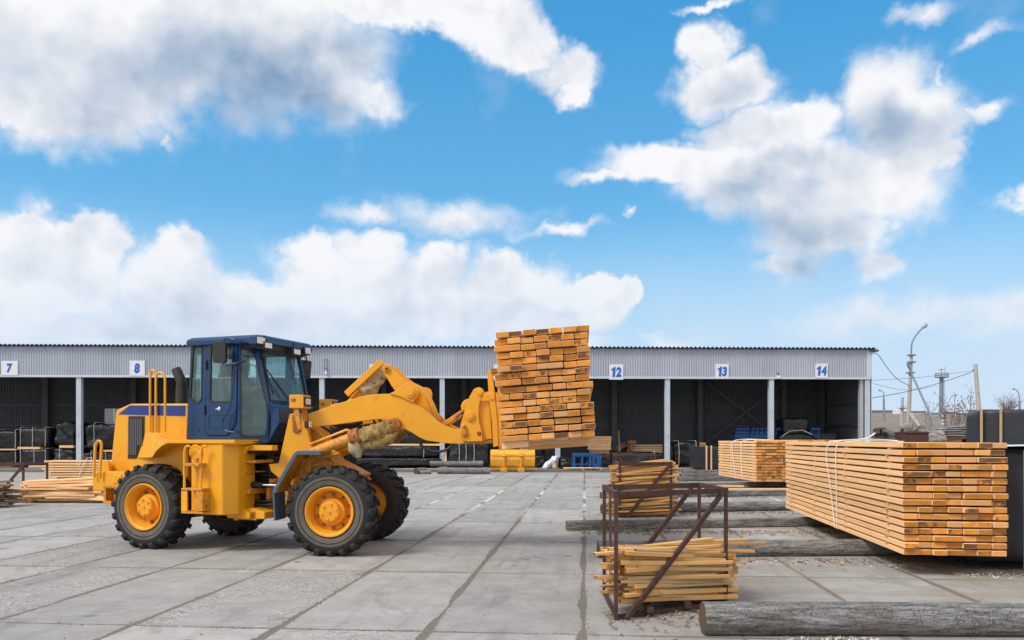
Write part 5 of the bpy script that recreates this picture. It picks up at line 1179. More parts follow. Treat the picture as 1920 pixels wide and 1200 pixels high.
for pts in(dw,rw):
    xs=[p[0] for p in pts]; m.box(min(xs)+.01,max(xs)-.01,YC+.02,YC+.03,z-.008,z+.008)
m.build('sliding_window_bar','film_grey',cab)
# door relief: lower raised panel, handle, hinges
o1=rrect(cp([(322,815),(560,818),(548,905),(492,978),(330,970)],YC-.014),.05)
m=MB(RM); m.prism(o1,YC-.020,YC-.010,0,[ringp(o1,.014)]); m.prism(rrect(cp([(345,852),(447,852),(447,935),(345,935)],YC-.014),.03),YC-.024,YC-.010); m.build('door_relief','blue_paint',door,bevel=.004)
for a,b in(((304,350),(315,428)),((290,740),(300,820))): m=MB(RM); p,q=cp([a,b],YC-.02); m.box(p[0],q[0],YC-.04,YC-.012,q[1],p[1]); m.build('hinge','black_metal',door,bevel=.005)
m=MB(RM); p,q=cp([(393,765),(430,775)],YC-.02); m.box(p[0],q[0],YC-.035,YC-.012,q[1],p[1]); c=cp([(420,770)],YC-.02)[0]; m.cyl((c[0],YC-.03,c[1]),(c[0],YC-.01,c[1]),.03,12); m.build('door_handle','chrome',door,bevel=.004)
m=MB(RM)
m.prism(rrect(cp([(160,895),(172,888),(246,945),(246,958),(234,968),(160,915)],YC-.002),.02),YC-.010,YC+.01); m.prism(rrect(cp([(160,962),(200,990),(196,1000),(160,998)],YC-.002),.02),YC-.010,YC+.01); m.build('pressed_mark','blue_paint',cab,bevel=.004)
# rear wall, front panels
uR=side[0][0]; uRb=side[3][0]; uF=side[1][0]; uFb=side[2][0]; zT=3.22; zB=1.665
def rwp(y,z): return (uRb+(uR-uRb)*(z-zB)/(zT-zB),y,z)
rq=[rwp(-.58,3.08),rwp(-.58,2.36),rwp(.58,2.36),rwp(.58,3.08)]
m=MB(RM); m.panel([rwp(-.70,zT),rwp(-.70,zB),rwp(.70,zB),rwp(.70,zT)],[rq],.03); rb('cab_rear_wall','blue_paint',m,0)
m=MB(RM); m.quadbox(rq,.006); rb('rear_window','tinted_glass',m,0)
Pn=lambda x,y,yy:onside(RM,*c2(x,y),yy)
# corner panel: hinge line on the side (u=uF) to the windscreen edge
WT=Vector((1.633,-.45,3.17)); WB=Vector((1.824,-.45,2.303)); NB=Vector((1.80,-.45,1.665))
ST=Vector((uF,-.70,zT)); SB=Vector((uFb,-.70,zB))
def corner(s,t):  # bilinear on the corner panel, t from top
    k=1.0
    e0=ST.lerp(SB,t)
    if t<.58: e1=WT.lerp(WB,t/.58)
    else: e1=WB.lerp(NB,(t-.58)/.42)
    return e0.lerp(e1,s)
def ctri(loop): return [corner(s,t) for s,t in loop]
gl=[(.06,.035),(.70,.035),(.80,.30),(.88,.56),(.95,.66),(.95,.90),(.90,.935),(.08,.935),(.045,.90),(.045,.07)]
gl=[(p.x,p.y) for p in smoothp([(a,b,0) for a,b in gl],2,True)]
def csurf(m,loop_out,loop_in,off,mi=0):
    lo=[Vector((a,b,0)) for a,b in loop_out]; li=[Vector((a,b,0)) for a,b in loop_in] if loop_in else None
    ls=[lo]+([li] if li else []); tri=geometry.tessellate_polygon(ls); flat=[p for l in ls for p in l]
    nrm=Vector((.8,-.6,.05)).normalized(); vs=[corner(p.x,p.y)+nrm*off for p in flat]+[corner(p.x,p.y)+nrm*(off-.03) for p in flat]; n=len(flat)
    m.add(vs,[tuple(t) for t in tri]+[tuple(i+n for i in reversed(t)) for t in tri]+[(a,(a+1)%len(lo),(a+1)%len(lo)+n,a+n) for a in range(len(lo))],mi)
box=[(0,0),(.5,0),(1,0),(1,.3),(1,.58),(1,.8),(1,1),(.5,1),(0,1),(0,.6),(0,.3)]
def shrink(l,k): return [(.5+(a-.5)*(1-k*2.2),.49+(b-.49)*(1-k)) for a,b in l]
m=MB(RM); csurf(m,box,gl,0); rb('cab_corner_panel','blue_paint',m,0)
m=MB(RM); csurf(m,shrink(gl,-.018),shrink(gl,.018),.008); rb('corner_window_seal','black_rubber',m,0)
m=MB(RM); csurf(m,gl,None,-.004); rb('corner_window_glass','tinted_glass',m,0)
# windscreen
yw=.60
m=MB(RM); FT=Vector((WT.x,yw,WT.z));FB=Vector((WB.x,yw,WB.z))
def wsp(s,t): return (WT.lerp(WB,t)).lerp(FT.lerp(FB,t),s)
wo=[wsp(0,0),wsp(0,1),wsp(1,1),wsp(1,0)]; wi=[wsp(.03,.05),wsp(.03,.97),wsp(.97,.97),wsp(.97,.05)]
m.panel(wo,[wi],.03); rb('windscreen_frame','blue_paint',m,0)
m=MB(RM); m.panel([wsp(.02,.04),wsp(.02,.98),wsp(.98,.98),wsp(.98,.04)],[[wsp(.045,.06),wsp(.045,.96),wsp(.955,.96),wsp(.955,.06)]],-.012); rb('windscreen_seal','black_rubber',m,0)
m=MB(RM); m.quadbox([wsp(.03,.05),wsp(.03,.97),wsp(.97,.97),wsp(.97,.05)],.006); rb('windscreen','tinted_glass',m,0)
# nose below the windscreen and far corner
m=MB(RM); N0,N1=Vector((1.90,-.45,2.30)),Vector((1.90,.62,2.30))
m.add([WB,FB,(1.97,-.40,2.25),(1.97,.55,2.25),(1.98,-.40,1.98),(1.98,.55,1.98),(1.80,-.45,1.665),(1.80,.6,1.665),(1.5,-.45,1.665),(1.5,.6,1.665)],[(0,1,3,2),(2,3,5,4),(4,5,7,6),(0,2,4,6,8),(1,3,5,7,9)]); rb('cab_nose','blue_paint',m,.02)
m=MB(RM); m.quadbox([FT,FB,(uFb+.05,.70,2.303),(uF,.70,zT)],.012); rb('far_corner_window','tinted_glass',m,0)
m=MB(RM); m.add([FB,(1.80,.6,1.665),(uFb,.70,zB),(uFb+.05,.70,2.303)],[(0,1,2,3)]); m.beam(FT,FB,.05,.05); m.beam((uF,.68,zT),(uFb,.68,zB),.06,.06); rb('far_pillar','blue_paint',m,0)
# roof
m=MB(RM); rz0,rz1=3.20,3.335
pl=[(.47,-.74),(.47,.74),(1.88,.70),(1.97,.45),(1.97,-.45),(1.87,-.74)]
pl=[(.47,-.76),(.47,.76),(1.80,.76),(1.90,.62),(1.90,-.60),(1.84,-.76)]
def rz(x,y): return .0+.055*(1-((x-1.2)/.75)**2)*(1-(y/.76)**2)*1.0
n=len(pl); ins=[(1.15+(x-1.15)*.93,y*.92) for x,y in pl]
m.add([(x,y,rz0) for x,y in pl]+[(x,y,rz1-.045+.012*(1-abs(y)/.76)) for x,y in pl]+[(x,y,rz1) for x,y in ins]+[(1.15,0,rz1+.035)],
 [tuple(range(n))]+[(i,(i+1)%n,(i+1)%n+n,i+n) for i in range(n)]+[(i+n,(i+1)%n+n,(i+1)%n+2*n,i+2*n) for i in range(n)]+[(i+2*n,(i+1)%n+2*n,3*n) for i in range(n)]); rb('cab_roof','blue_paint',m,.018)
m=MB(RM); m.box(.56,1.78,-.66,.66,3.14,3.199); rb('roof_lining','black_metal',m,.01)
m=MB(RM); m.prism([(1.62,3.2),(1.86,3.2),(1.84,3.13),(1.66,3.08)],-.42,.56); rb('sun_visor','black_metal',m,.01)
# work lights
def worklight(px,py,y,w_,h_,mt='blue_paint',hang=False,yaw=0,sc=1):
    p=onside(RM,px,py,y); M=RM@Matrix.Translation(p)@Matrix.Rotation(R(yaw),4,'Z'); m=MB(M); m.box(-.10,.0,-w_/2,w_/2,-h_/2,h_/2); b_=m.build('work_light',mt,L,bevel=.012)
    m=MB(M); m.box(.0,.012,-w_/2+.018,w_/2-.018,-h_/2+.018,h_/2-.018); m.build('lens','lamp_glass',b_,bevel=.004)
    if hang: m=MB(M); m.box(-.07,-.04,-.02,.02,h_/2,h_/2+.08); m.build('bracket','black_metal',b_)
pass
def frontlight(px,py,u,w_,h_,mt='blue_paint',hang=False):
    Mi=RM.inverted(); o=Mi@Vector((0,0,H)); d=Mi.to_3x3()@Vector(((px-960)/F,1,-(py-HY)/F)); t=(u-o.x)/d.x; p=o+d*t; M=RM@Matrix.Translation(p); m=MB(M)
    m.box(-.14,.0,-w_/2,w_/2,-h_/2,h_/2); b_=m.build('work_light',mt,L,bevel=.012)
    m=MB(M); m.box(.0,.012,-w_/2+.018,w_/2-.018,-h_/2+.016,h_/2-.016); m.build('lens','lamp_glass',b_,bevel=.004)
    if hang: m=MB(M); m.box(-.09,-.05,-.02,.02,h_/2,h_/2+.1); m.build('bracket','black_metal',b_)
frontlight(489,638.5,1.93,.22,.13); frontlight(503,648,1.96,.20,.11,'black_metal',True); frontlight(557,660,1.96,.20,.11,'black_metal',True); frontlight(577,658,1.93,.17,.13)
# mirrors
m=MB(RM); pts=[Pn(x,y,-.86) for x,y in((600,200),(585,180),(485,155),(460,175),(450,200),(448,370),(480,395),(570,372),(603,345))]; pts[0].y=-.72; pts[-1].y=-.72; m.tube(smoothp(pts,2),.013,8); rb('mirror_bracket','blue_paint',m,0,60)
m=MB(RM); a,b=Pn(380,192,-.87),Pn(474,370,-.87); M_=RM@Matrix.Translation((a+b)/2)@Matrix.Rotation(R(12),4,'Z'); m=MB(M_); w_=abs(b.x-a.x)/2;h_=abs(a.z-b.z)/2; m.prism(rrect([(-w_,-h_),(w_,-h_),(w_,h_),(-w_,h_)],.04),-.03,.04); rb('mirror','black_metal',m,.012)
q=[onside(RM,*c2(x,y),.78) for x,y in((1105,296),(1160,303),(1175,330),(1180,370))]; m=MB(RM); q[0].y=.7; m.tube(smoothp(q,2),.012,8)
q=[onside(RM,*c2(x,y),.80) for x,y in((1100,462),(1140,492),(1165,510),(1172,490))]; q[0].y=.7; m.tube(smoothp(q,2),.012,8); rb('mirror_bracket','black_metal',m,0,60)
a,b=onside(RM,*c2(1142,350),.82),onside(RM,*c2(1188,508),.82); M_=RM@Matrix.Translation((a+b)/2)@Matrix.Rotation(R(5),4,'Y')@Matrix.Rotation(R(65),4,'Z'); m=MB(M_); h_=abs(a.z-b.z)/2; m.prism(rrect([(-.10,-h_),(.10,-h_),(.10,h_),(-.10,h_)],.04),-.025,.03); rb('mirror','black_metal',m,.012)
# grab handle
m=MB(RM); q=[Pn(x,y,-.80) for x,y in((588,408),(556,418),(545,470),(522,770),(450,850),(449,930),(470,962),(570,974),(578,985))]; q[0].y=-.71;q[-1].y=-.71; m.tube(smoothp(q,2),.012,8); rb('grab_handle','blue_paint',m,0,60)
# wiper
def wpt(s,t,o=.04): p=wsp(s,t); return p+Vector((.97,0,.2)).normalized()*o
m=MB(RM); m.tube([Pn(975,790,-.12)*0+wpt(.52,1.06,.06),wpt(.02,.42,.05)],.010,6); m.tube([wpt(.45,1.05,.06),wpt(.0,.40,.05)],.006,6); m.tube([wpt(.02,.18,.03),wpt(.01,.45,.04),wpt(.10,.86,.03)],.013,6); rb('wiper','black_rubber',m,0)
m=MB(RM); m.beam(wpt(.44,1.07,.05),wpt(.60,1.10,.05),.04,.05); rb('wiper_motor','black_metal',m,.008)
m=MB(RM); m.tube([wpt(.74,.12,.03),wpt(.80,.62,.03)],.008,6); rb('wiper','film_grey',m,0)
# cab inside
m=MB(RM); m.box(.75,1.25,-.26,.26,2.08,2.20); m.prism([(.70,2.2),(.83,2.2),(.74,2.80),(.64,2.80)],-.24,.24); m.box(.80,1.2,-.2,.2,1.67,2.08); rb('driver_seat','cab_interior',m,.04)
m=MB(RM); m.prism([(.60,2.78),(.72,2.78),(.72,2.98),(.62,2.98)],-.15,.15); rb('headrest','cab_interior',m,.03)
m=MB(RM); m.prism([(1.42,1.67),(1.72,1.67),(1.74,2.22),(1.60,2.34),(1.48,2.2)],-.4,.4); rb('dashboard','cab_interior',m,.02)
m=MB(RM@Matrix.Translation((1.42,0,2.48))@Matrix.Rotation(R(-35),4,'Y')@Matrix.Rotation(R(90),4,'X')); m.tube([(.19*math.cos(t*PI/12),0,.19*math.sin(t*PI/12)) for t in range(25)],.014,6)
m.tube([(-.19,0,0),(.19,0,0)],.012,6); rb('steering_wheel','black_rubber',m,0,60)
m=MB(RM); m.tube([(1.42,0,2.48),(1.52,0,2.2)],.03,8); rb('steering_column','cab_interior',m,0)
m=MB(RM); m.box(.55,1.7,-.66,.66,1.665,1.69); rb('cab_floor','cab_interior',m,0)
# ---- articulation, hoses, cylinders between the frames
m=MB(RM); m.box(1.10,1.75,-.32,.32,.55,1.45); rb('hitch_block','black_metal',m,.03)
m=MB(); pA=RM@Vector((1.46,0,.45)); m.tube([pA,pA+Vector((0,0,1.1))],.09,12); rb('hitch_pin','yellow_dirty',m,0,50)
rng=random.Random(5)
for k in range(7):
    z=.62+.13*k; a=RM@Vector((1.15,-.55+.04*k,z+rng.uniform(-.05,.05))); b=FM@Vector((-.75,-.42+.04*k,z+rng.uniform(-.1,.1))); mid=(a+b)/2+Vector((0,-.12,-.10-.05*rng.random())); m=MB(); m.tube(smoothp([a,mid,b],3),.028,8); rb('hydraulic_hose','hose',m,0,60)
for k,(z,r__) in enumerate(((1.0,.05),)):
    a=RM@Vector((.9,-.62,z+.02)); b=FM@Vector((-.72,-.60,z)); mid=a.lerp(b,.6); m=MB(); m.tube([a,mid],r__,12); c_=rb('steering_cylinder','black_metal',m,0,60); m=MB(); m.tube([mid,b],.022,10); m.build('piston_rod','chrome',c_,smooth=60)
# ---- front frame
m=MB(FM); m.box(-1.25,.12,-.36,.36,.60,1.10); m.prism([(-1.3,.5),(-.9,.5),(-.6,.85),(-.6,1.3),(-.9,1.3),(-1.3,.95)],-.36,.36); rb('front_chassis',YD,m,.015)
m=MB(FM); m.cyl((0,-.8,.655),(0,.8,.655),.16,16); m.cyl((0,-.27,.655),(0,.27,.655),.28,20); rb('front_axle',YD,m,0,40)
mast=poly(FM,c3,[(222,200),(262,192),(330,196),(345,330),(375,450),(430,520),(560,620),(420,700),(190,660),(140,612),(100,580),(85,530),(150,525)],-.52)
for y0,y1 in((-.52,-.40),(.52,.40)): m=MB(FM); m.prism(mast,y0,y1); rb('loader_tower',YP,m,.005)
m=MB(FM); m.prism(poly(FM,c3,[(345,300),(375,290),(520,520),(700,640),(600,700),(430,520),(375,450)],-.3),-.30,.30); rb('tower_web',YD,m,.01)
p=onside(FM,*c3(262,245),-.53); m=MB(FM); m.cyl((p.x,-.545,p.z+.03),(p.x,-.515,p.z+.03),.05,14); m.cyl((p.x+.01,-.545,p.z-.13),(p.x+.01,-.515,p.z-.13),.055,14); m.prism([(p.x-.06,p.z+.1),(p.x+.08,p.z+.1),(p.x+.09,p.z-.17),(p.x-.05,p.z-.17)],-.528,-.516); rb('pin_plate','rust_yellow',m,.006)
# head lamp box on arm
def headlight(y,s=1):
    a=onside(FM,*c3(245,75),-.62); b=onside(FM,*c3(322,162),-.62); M_=FM@Matrix.Translation((0,y+.62*(-1 if y<0 else 1)*0,0))
    x0,x1,z0,z1=a.x,b.x,b.z,a.z; m=MB(FM); y0,y1=(y-.16,y+.16)
    m.box(x0,x1,y0,y1,z0,z1); hb=m.build('headlight',YP,L,bevel=.008); m=MB(FM); m.box(x1,x1+.035,y0,y1,z0,z1); 
    m.box(x1+.035,x1+.05,y0+.03,y1-.03,z0+.03,z1-.03,1); m.build('lamp_bezel',[YP,'black_metal'],hb)
    m=MB(FM); m.box(x1+.05,x1+.062,y0+.06,y1-.06,z0+.06,z1-.055); m.build('lens','lamp_glass',hb,bevel=.004)
    m=MB(FM); m.box(x0+.03,x0+.10,y0-.006,y0-.001,z0+.10,z1-.06); m.build('reflector_recess','rust_yellow',hb)
    m=MB(FM); m.prism([(x0+.05,z0),(x0+.13,z0),(x0+.18,z0-.32),(x0+.12,z0-.32)],y0+.03,y0+.06); m.build('lamp_bracket',YD,hb); m=MB(FM); m.prism([(x0+.10,z0),(x1,z0),(x1,z0-.26),(x0+.16,z0-.3)],y0+.24,y0+.27); m.build('lamp_bracket',YD,hb)
headlight(-.62); headlight(.72)
p=onside(FM,*c3(352,268),-.62); m=MB(FM); m.box(p.x-.05,p.x+.02,-.70,-.58,p.z-.055,p.z+.055); b_=rb('indicator_light','black_metal',m,.012); m=MB(FM); m.box(p.x+.02,p.x+.035,-.69,-.59,p.z-.045,p.z+.045); m.build('lens','lamp_glass',b_,bevel=.004)
# front fenders
for s3 in(-1,1):
    fp=[onside(FM,*c3(*q),-1.13) for q in((428,445),(272,442),(252,455),(115,690),(112,720),(150,905))]; fp=[(p.x,p.z) for p in fp]; fp[5]=(fp[4][0]+.02,fp[5][1])
    m=MB(FM); n=len(fp); y0,y1=sorted((-1.13*-s3,-.60*-s3))
    pts=fp[:5]
    def offs(pp,d):
        out=[]
        for i,p in enumerate(pp):
            a=Vector(pp[max(0,i-1)]);b=Vector(pp[min(len(pp)-1,i+1)]); t=(b-a).normalized(); out.append((p[0]-t.y*d*-1,p[1]+t.x*d*-1))
        return out
    inn=offs(pts,-.02)
    m.prism(pts+list(reversed(inn)),y0,y1,0)
    # turned-down outer lip
    lip=offs(pts,-.055); yl=-1.13 if s3>0 else 1.13; m.prism(pts+list(reversed(lip)),yl-.004*s3,yl+.012*s3,0)
    fb=rb('front_fender','blue_fender',m,.004)
    m=MB(FM); inn2=offs(pts,-.022); inn3=offs(pts,-.03); m.prism(inn2+list(reversed(inn3)),y0+.03,y1-.03); m.build('fender_lining',YD,fb)
    m=MB(FM); (x1,z1),(x2,z2)=fp[4],fp[5]; m.prism([(x1-.01,z1+.02),(x1+.012,z1+.02),(x2+.014,z2),(x2-.01,z2)],y0+.01,y1-.1); m.build('mud_flap','blue_fender',fb)
# fender support
m=MB(FM); m.prism([(-.75,.7),(-.55,.7),(-.45,1.35),(.0,1.5),(-.1,1.56),(-.6,1.42)],-.66,-.55); rb('fender_bracket',YD,m,.01)
m=MB(FM); m.prism(poly(FM,c3,[(255,470),(420,455),(470,452),(520,520),(440,540),(330,560),(230,640),(200,800),(185,800),(190,640)],-.60),-.60,-.58); rb('inner_fender_panel',YD,m,.004)
# boom arms
arm=poly(FM,c4,[(80,682),(300,605),(380,580),(500,545),(580,518),(650,503),(740,494),(850,492),(900,500),(960,520),(1070,575),(1160,630),(1225,680),(1280,735),(1340,778),(1400,803),(1450,818),(1500,824),(1560,870),(1560,950),(1510,962),(1400,957),(1300,945),(1200,930),(1130,900),(1060,855),(1010,830),(960,818),(930,822),(905,770),(870,745),(840,735),(790,728),(700,733),(600,746),(350,780),(140,800),(90,760)],-.50)
for y0,y1 in((-.50,-.40),(.50,.40)): m=MB(FM); m.prism(arm,y0,y1); rb('boom_arm',YP,m,.006)
m=MB(FM); p=onside(FM,*c4(1000,700),-.45); m.tube([(p.x+.05,-.42,p.z-.02),(p.x+.05,.42,p.z-.02)],.16,20); rb('cross_tube',YP,m,0,50)
m=MB(FM); m.prism(poly(FM,c4,[(298,588),(352,592),(352,600),(300,606)],-.50),-.49,-.42); rb('boom_stop',YP,m,.004)
# rocker bracket and lever
br=poly(FM,c4,[(850,492),(905,465),(985,400),(1030,388),(1075,392),(1110,415),(1124,455),(1120,500),(1100,535),(1070,574),(960,520),(900,500)],-.53)
for y0,y1 in((-.53,-.48),(.53,.48)): m=MB(FM); m.prism(br,y0,y1); rb('rocker_bracket',YP,m,.005)
lv=poly(FM,c4,[(780,260),(788,228),(808,210),(838,210),(862,226),(880,262),(945,320),(1000,362),(1075,398),(1110,450),(1070,560),(950,520),(860,500),(905,465),(865,410),(838,360),(800,305)],-.30)
for y0,y1 in((-.30,-.24),(.30,.24)): m=MB(FM); m.prism(lv,y0,y1); rb('rocker_lever',YP,m,.005)
lb=poly(FM,c4,[(1060,392),(1110,412),(1160,460),(1210,530),(1245,600),(1270,670),(1285,735),(1250,760),(1180,680),(1090,600),(1040,540)],-.16)
for y0,y1 in((-.18,-.12),(.18,.12)): m=MB(FM); m.prism(lb,y0,y1); rb('rocker_lever',YP,m,.008)
lb2=poly(FM,c4,[(1075,420),(1130,452),(1180,520),(1225,610),(1255,700),(1230,730),(1150,650),(1060,560)],-.22); m=MB(FM); m.prism(lb2,-.24,-.19); rb('rocker_rib',YP,m,.008)
def pin(M,cf,x,y,yy,r,mt=YP,d=.03,nm='pivot_pin'):
    p=onside(M,*cf(x,y),yy); m=MB(M); m.cyl((p.x,yy-d,p.z),(p.x,yy+.02,p.z),r,24); m.cyl((p.x,yy-d-.012,p.z),(p.x,yy-d,p.z),r*.62,20); return rb(nm,mt,m,.004)
pin(FM,c4,1048,478,-.53,.085); pin(FM,c4,823,258,-.30,.06,YD)
p=onside(FM,*c4(823,258),-.34); m=MB(FM); m.cyl((p.x,-.345,p.z),(p.x,-.33,p.z),.022,12); rb('grease_hole','black_metal',m,0)
# tilt cylinder and its guard
tp0=onside(FM,*c4(500,590),-.05); tp1=onside(FM,*c4(640,455),-.05); tp2=onside(FM,*c4(800,290),-.05)
d=(tp1-tp0).normalized(); m=MB(FM); m.tube([tp0-d*.45,tp1],.095,16); rb('tilt_cylinder',YP,m,0,50)
m=MB(FM); m.tube([tp1.lerp(tp2,i/14) for i in range(-3,15)],[.13,.15,.15]+[.15-.045*min(1,i/8) for i in range(15)],18,0,True,.5,9); rb('cloth_wrapping','cloth_pale',m,0,70)
m=MB(FM); m.tube([tp1.lerp(tp2,i/18) for i in range(7,19)],[.095-.03*i/12 for i in range(12)],14,0,True,.6,14); rb('cloth_wrapping','cloth_wrap',m,0,70)
ga=onside(FM,*c4(452,498),-.20); gb=onside(FM,*c4(780,190),-.20); m=MB(FM); m.beam(ga,gb,.10,.10,up=Vector((0,1,0))); m.beam(ga+Vector((0,.14,0)),gb+Vector((0,.14,0)),.09,.05,up=Vector((0,1,0))); rb('cylinder_guard',YP,m,.005)
# lift cylinders
for yy in(-.58,.58):
    a=onside(FM,*c4(110,1060),-.58);b=onside(FM,*c4(520,905),-.58);c=onside(FM,*c4(865,790),-.58)
    a.y=b.y=c.y=yy; m=MB(FM); m.tube([a,b],.098,18); cy=m.build('lift_cylinder',YP if yy>0 else YD,L,smooth=50)
    d=(b-a).normalized(); m=MB(FM); m.tube([b-d*.06,b-d*.055,b+d*.10,b+d*.105],[.12,.135,.135,.11],14); m.build('cylinder_collar','rust_yellow',cy,smooth=30,bevel=.01)
    m=MB(FM); up=Vector((-.38,0,.92)); m.tube([a+up*.15+d*.05,b+up*.155-d*.05],.02,8); m.tube([b+up*.155-d*.05,b+up*.05],.022,8); m.build('oil_pipe',YP,cy,smooth=60)
    m=MB(FM); m.tube([b,c],.04,12); m.build('piston_rod','chrome',cy,smooth=60)
    n=22; m=MB(FM); m.tube([b.lerp(c,.16+.86*i/n)+Vector((0,0,-.03*math.sin(PI*i/n)*1.2)) for i in range(n+1)],[.10+.045*math.sin(PI*min(1,i/n*1.1))+.012*math.sin(i*2.2) for i in range(n+1)],22,0,True,.38,11); m.build('cloth_wrapping','cloth_wrap',cy,smooth=70)
    if yy<0:
        m=MB(FM); p=b+Vector((.02,0,-.22)); m.tube([p+Vector((0,0,.16)),p+Vector((.01,0,.04)),p+Vector((.03,0,-.09))],[.11,.09,.05],14,0,True,.9,9); m.build('hanging_rag','cloth_pale',cy,smooth=60)
        m=MB(FM); p=b.lerp(c,.45)+Vector((0,0,-.13)); m.tube([p+Vector((-.2,0,.07)),p+Vector((-.06,0,-.04)),p+Vector((.08,0,-.03)),p+Vector((.30,0,.05)),p+Vector((.42,0,.14))],[.03,.10,.10,.09,.03],14,0,True,.5,9); m.build('hanging_rag','cloth_wrap',cy,smooth=60)
    m=MB(FM); d2v=(c-b).normalized(); ang=math.atan2(d2v.z,d2v.x); M_=FM@Matrix.Translation(c)@Matrix.Rotation(-ang,4,'Y'); m=MB(M_); m.prism([(-.16,-.07),(-.16,.07)]+arc((.06,0),.095,90,-90,10),-.06,.06); m.cyl((.06,-.075,0),(.06,.075,0),.05,16); m.build('rod_end','rust_yellow',cy,bevel=.01)
# coupler, link and fork carriage
cpl=poly(FM,c4,[(1640,450),(1665,435),(1690,430),(1718,440),(1733,470),(1725,515),(1700,560),(1686,620),(1686,690),(1695,770),(1712,830),(1722,870),(1722,935),(1600,941),(1560,935),(1515,902),(1507,850),(1520,770),(1545,690),(1575,600),(1600,520)],-.56)
for y0,y1 in((-.56,-.51),(.56,.51)): m=MB(FM); m.prism(cpl,y0,y1); rb('coupler_plate',YP,m,.005)
pin(FM,c4,1705,478,-.56,.055); pin(FM,c4,1605,698,-.56,.075); pin(FM,c4,1547,792,-.56,.028); pin(FM,c4,1553,857,-.565,.055,YD); pin(FM,c4,1690,864,-.56,.035,'rust_yellow',.008)
m=MB(FM); m.prism(poly(FM,c4,[(1515,870),(1530,810),(1548,782),(1575,800),(1592,860),(1575,898),(1540,902)],-.575),-.575,-.562); rb('keeper_plate',YD,m,.005)
m=MB(FM); m.prism(poly(FM,c4,[(1698,556),(1785,556),(1800,700),(1812,912),(1722,928),(1716,840),(1698,780),(1690,690)],-.50),-.50,.50); rb('coupler_body',YP,m,.006)
m=MB(FM); m.prism(poly(FM,c4,[(1560,900),(1722,938),(1812,915),(1812,935),(1722,960),(1560,955)],-.48),-.48,.48); rb('coupler_base',YD,m,.01)
lk0=onside(FM,*c4(1370,775),-.08); lk1=onside(FM,*c4(1560,650),-.08); m=MB(FM); m.beam(lk0-(lk1-lk0)*.2,lk1,.07,.13,up=Vector((0,1,0))); m.beam(lk0+Vector((0,.2,0)),lk1+Vector((0,.2,0)),.07,.1,up=Vector((0,1,0))); rb('tilt_link',YP,m,.005)
m=MB(FM); m.prism(poly(FM,c4,[(1520,600),(1540,560),(1590,535),(1620,560),(1620,640),(1560,660),(1520,640)],-.2),-.2,.2); rb('link_knuckle',YP,m,.02)
m=MB(FM); m.tube(smoothp([onside(FM,*c4(x,y),-.25) for x,y in((1480,740),(1475,700),(1510,690),(1530,670),(1550,650))],2),.03,8); m.tube(smoothp([onside(FM,*c4(x,y),-.3) for x,y in((1490,735),(1520,715),(1535,690))],2),.025,8); rb('link_linkage','rust_yellow',m,0,60)
car=poly(FM,c4,[(1768,300),(1795,265),(1812,275),(1835,480),(1858,700),(1872,980),(1825,992),(1812,760),(1792,600),(1780,480)],-.62)
for y0,y1 in((-.62,-.56),(.62,.56)): m=MB(FM); m.prism(car,y0,y1); rb('carriage_side',YP,m,.005)
u0=f_(*c4(1800,560),-.6)[0]; 
m=MB(FM); m.prism(poly(FM,c4,[(1757,490),(1838,480),(1840,545),(1790,548),(1785,520),(1760,522)],-.60),-.64,.62); m.prism(poly(FM,c4,[(1790,265),(1815,262),(1822,300),(1795,305)],-.60),-.60,.60); rb('carriage_bar',YP,m,.005)
m=MB(FM); m.prism(poly(FM,c4,[(1800,258),(1855,252),(1855,296),(1808,305)],-.62),-.64,-.50); rb('carriage_stop','rust_yellow',m,.01)
m=MB(FM); m.prism(poly(FM,c4,[(1835,480),(1862,478),(1893,700),(1900,985),(1872,985),(1858,700)],-.62),-.60,-.50); m.prism(poly(FM,c4,[(1835,480),(1862,478),(1893,700),(1900,985),(1872,985),(1858,700)],-.62),.50,.60); rb('fork_shank',YP,m,.005)
tilt=R(4.0)
fz=f_(*c4(1880,975),-.55)[1]-.04; fu=f_(*c4(1880,975),-.55)[0]
for y in(-.55,.55):
    M_=FM@Matrix.Translation((fu,y,fz))@Matrix.Rotation(-tilt,4,'Y'); m=MB(M_); m.prism([(0,-.03),(1.15,-.005),(1.2,.015),(0,.035)],-.07,.07); rb('fork_tine','yellow_dirty',m,.005)
# boom hoses
for pts,yy,r__ in((((320,775),(400,792),(520,788),(595,752)),-.30,.035),(((700,738),(740,800),(760,850)),-.2,.02),(((210,790),(300,850),(380,900),(440,900)),-.1,.022),(((1105,885),(1130,950),(1190,1015),(1300,1040),(1400,1015),(1490,930)),-.46,.022),(((755,735),(790,780),(830,820)),-.1,.025)):
    m=MB(FM); m.tube(smoothp([onside(FM,*c4(x,y),yy) for x,y in pts],3),r__,8); rb('hydraulic_hose','hose',m,0,60)
m=MB(FM); m.tube(smoothp([onside(FM,*c4(x,y),-.35) for x,y in((130,820),(180,830),(220,880),(290,960),(320,1010))],2),.025,8); m.tube(smoothp([onside(FM,*c4(x,y),-.30) for x,y in((170,810),(210,830),(250,880),(330,960))],2),.025,8); rb('oil_pipe',YP,m,0,60)
m=MB(FM); m.prism(poly(FM,c3,[(470,520),(510,500),(700,600),(690,620),(560,640)],-.25),-.28,.3); rb('axle_guard',YD,m,.01)

